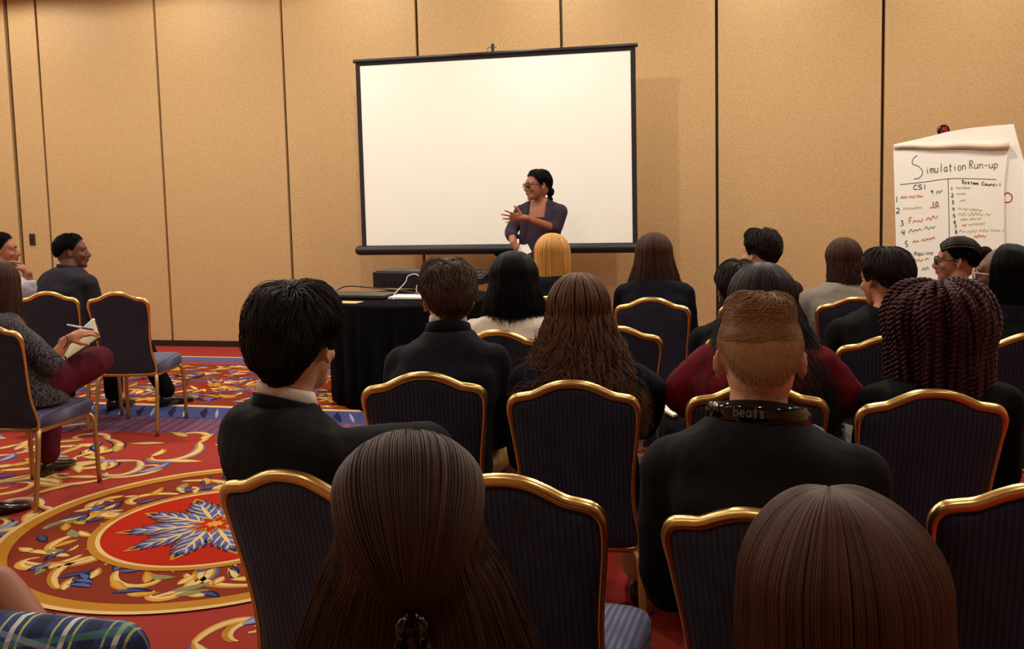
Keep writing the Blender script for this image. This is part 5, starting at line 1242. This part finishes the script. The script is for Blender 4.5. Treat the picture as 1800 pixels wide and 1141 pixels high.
p1_, p2_ = at_d(118, 571, 4.74), at_d(166, 580, 4.74)
pen = thing('pen', 'blue and white ballpoint pen in the writing hand', 'pen', p1_)
d_ = p2_ - p1_
MB().tube([Vector((0, 0, 0)), d_ * 0.55], [0.0045, 0.0055], 8).build('barrel', M_WHITE, pen); MB().tube([d_ * 0.55, d_ * 0.9, d_], [0.0055, 0.005, 0.0015], 8).build('grip', mat('pen_blue', rgb(40, 52, 140), 0.3), pen)

# --- legs in plaid at the frame corner, and a neighbour whose shoe shows
kn_ = at_d(238, 1128, 2.05); hp2 = Vector((-1.52, 2.12, 0)); yw = math.atan2(-(kn_.x - hp2.x), kn_.y - hp2.y); loc = (hp2.x, hp2.y)
q = person('person', 'seated person whose bare knee and blue plaid garment show by the medallion', loc, yw, Vector((-1.62, 2.10, 1.28)), skin='brown', sw=0.152, top=C_LILAC, top_name='shirt', bottom=None, vox=0.010, shoes=M_SHOE, arms={1: ((0.24, 0.02, 0.84), (0.13, 0.12, 0.70)), -1: ((-0.24, 0.0, 0.84), (-0.16, 0.10, 0.70))},
    legs={1: ((0.09, 0.02, 0.53), W2L(loc, yw, kn_) - Vector((0, 0.05, 0.035)), (0.10, 0.50, 0.10), (0.11, 0.68, 0.035)), -1: ((-0.09, 0.04, 0.55), W2L(loc, yw, at_d(-6, 1030, 2.32)), (-0.05, 0.62, 0.14), (-0.03, 0.80, 0.08))})
mb = MB(); L1_ = q['L'][1]; L2_ = q['L'][-1]
mb.limb([L1_[0], L1_[0].lerp(L1_[1], 0.5), L1_[1] + Vector((0, 0.0, 0.0))], [0.10, 0.09, 0.078]); mb.limb([L2_[0], L2_[0].lerp(L2_[1], 0.55)], [0.10, 0.085]); mb.loft(torso_rings((0, 0, 0.55), q['SC'], 0.19, 1.02, 0.012, -0.16, 0.3, 1.0))
remesh(mb.build('plaid_shorts', C_PLAID, q['root']), 0.010, 3)
hair_short(q, 'darkbrown', n=900, seed=41)
put_chair('S', NB + 'holding the person in blue plaid', yaw=math.degrees(yw) + 13.07, pos=(loc[0], loc[1]))
hp3 = Vector((-3.02, 4.02, 0)); sh_p = at_z(38, 897, 0); yw = math.atan2(-(sh_p.x - hp3.x), sh_p.y - hp3.y); loc = (hp3.x, hp3.y)
q = person('person', 'person whose black dress shoe rests on the red carpet', loc, yw, Vector((-3.05, 4.0, 1.30)), skin='brown', sw=0.152, top=C_BLACKSUIT, bottom=C_BLACKSUIT, vox=0.011,
    legs={1: ((0.085, 0.02, 0.53), (0.06, 0.42, 0.50), W2L(loc, yw, Vector((sh_p.x, sh_p.y, 0.10))) + Vector((0, -0.17, 0)), W2L(loc, yw, Vector((sh_p.x, sh_p.y, 0.035))))})
hair_short(q, 'black', n=900, seed=42)
put_chair('T', NB + 'holding the person whose dress shoe shows on the carpet', yaw=math.degrees(yw) + 13.07, pos=(loc[0], loc[1]))

# --- half-up brown hair, closest row
hq = htop(716, 771, 1.14, 0.022); loc = (hq.x, hq.y - 0.02); yw = -0.05
q = person('person', 'person with long brown hair half pinned up by a dark clip', loc, yw, hq, hyaw=9, hpitch=-6, skin='light', sw=0.152, top=C_BLACK, top_name='top', bottom=C_BLACK, vox=0.009, female=True)
hair_long(q, 'brown', zend=-0.36, amax=120, vol=0.015, flare=1.15, fpow=0.85, n=10000, seed=28, strand=0.0007, zvar=0.04, back=-0.01, wide=1.05, yfl=0.0)
def half_up(pr, col, clip, n=6000, seed=2):
    H = pr['H']; r = np.random.default_rng(seed); m = HAIRC[col]; C = np.array(clip); K = 16; T = np.linspace(0, 1, K)
    def path(az, off):
        ps_e = np.radians(100); a0 = az; fr = np.interp(np.abs(np.degrees(a0)), [0, 60, 110, 180], [0.55, 0.55, 0.8, 1.0])
        N = len(az)
        # start near the crown front, follow the skull, pulled to the clip
        st_psi = np.radians(np.interp(np.abs(np.degrees(az)), [0, 90, 180], [2, 38, 46])); S = skull(az, st_psi, off); 
        cd = (C - SK_C) / (SK_R + 0.02); cd = cd / np.linalg.norm(cd); sd = (S - SK_C) / (SK_R + off[:, None]); sd /= np.linalg.norm(sd, axis=1)[:, None]
        om = np.arccos(np.clip(sd @ cd, -1, 1))[:, None]; t = T[None, :]
        D = (np.sin((1 - t) * om) / np.sin(om))[..., None] * sd[:, None, :] + (np.sin(t * om) / np.sin(om))[..., None] * cd
        return SK_C + D * (SK_R + (off[:, None] * (1 + 0.9 * t ** 2) + 0.006 * np.sin(np.pi * t))[..., None])
    az = np.linspace(-math.pi, math.pi, 72); P = path(az, np.full(72, 0.017)); v, f = grid_mesh(H.arr(P.reshape(-1, 3)).reshape(P.shape), False); o = MB().add(v, f).build('hair_pinned', SHELL[col], pr['root'])
    az = r.uniform(-math.pi, math.pi, n); P = path(az, r.uniform(0.021, 0.027, n)); strands('hair_strands', H.arr(P.reshape(-1, 3)).reshape(P.shape), 0.0007, m, o, 0.8)
    # tail below the clip
    n2 = 1800; K = 12; T = np.linspace(0, 1, K); a = r.uniform(0, 6.28, n2); rr = np.sqrt(r.uniform(0, 1, n2)); w = 0.012 + 0.045 * T ** 0.7
    Q = np.stack([C[0] + (rr * np.cos(a))[:, None] * w, C[1] - 0.012 + (rr * np.sin(a))[:, None] * w * 0.5 - 0.03 * T, C[2] - T * (0.26 + 0.03 * r.normal(size=n2))[:, None]], -1)
    strands('hair_tail', H.arr(Q.reshape(-1, 3)).reshape(Q.shape), 0.0008, m, o)
clip = (0.0, -0.138, -0.045)
half_up(q, 'brown', clip)
mb = MB()
for k in (-1, 1):
    mb.tube([q['H'].pt((k * 0.004, clip[1] - 0.022, clip[2] + 0.022)), q['H'].pt((k * 0.012, clip[1] - 0.030, clip[2] + 0.008)), q['H'].pt((k * 0.012, clip[1] - 0.028, clip[2] - 0.012)), q['H'].pt((k * 0.004, clip[1] - 0.016, clip[2] - 0.022))], [0.004, 0.006, 0.005, 0.003], 8)
    for j in range(3): mb.tube([q['H'].pt((k * 0.012, clip[1] - 0.028, clip[2] + 0.006 - 0.010 * j)), q['H'].pt((0, clip[1] - 0.016, clip[2] + 0.004 - 0.010 * j))], 0.0022, 6)
mb.build('hair_clip', M_BLACKGLOSS, q['root'])
put_chair('U', NB + 'holding the person with half pinned-up hair', yaw=math.degrees(yw) + 13.07, pos=(loc[0], loc[1] + 0.03))

# --- long brown hair with reddish sheen
hq = htop(1478, 857, 1.00, 0.022); loc = (hq.x, hq.y - 0.02); yw = -0.1
q = person('person', 'person with long loose brown hair of reddish sheen, parted at the crown', loc, yw, hq, hpitch=-4, skin='light', sw=0.152, top=C_BLACK, top_name='top', bottom=C_BLACK, vox=0.009, female=True)
hair_long(q, 'redbrown', zend=-0.36, amax=124, vol=0.032, flare=0.22, n=14000, seed=29, strand=0.0007, zvar=0.04, crown=(-0.01, 0.012))
put_chair('V', NB + 'holding the person with loose reddish brown hair', yaw=math.degrees(yw) + 13.07, pos=(loc[0], loc[1] + 0.03))
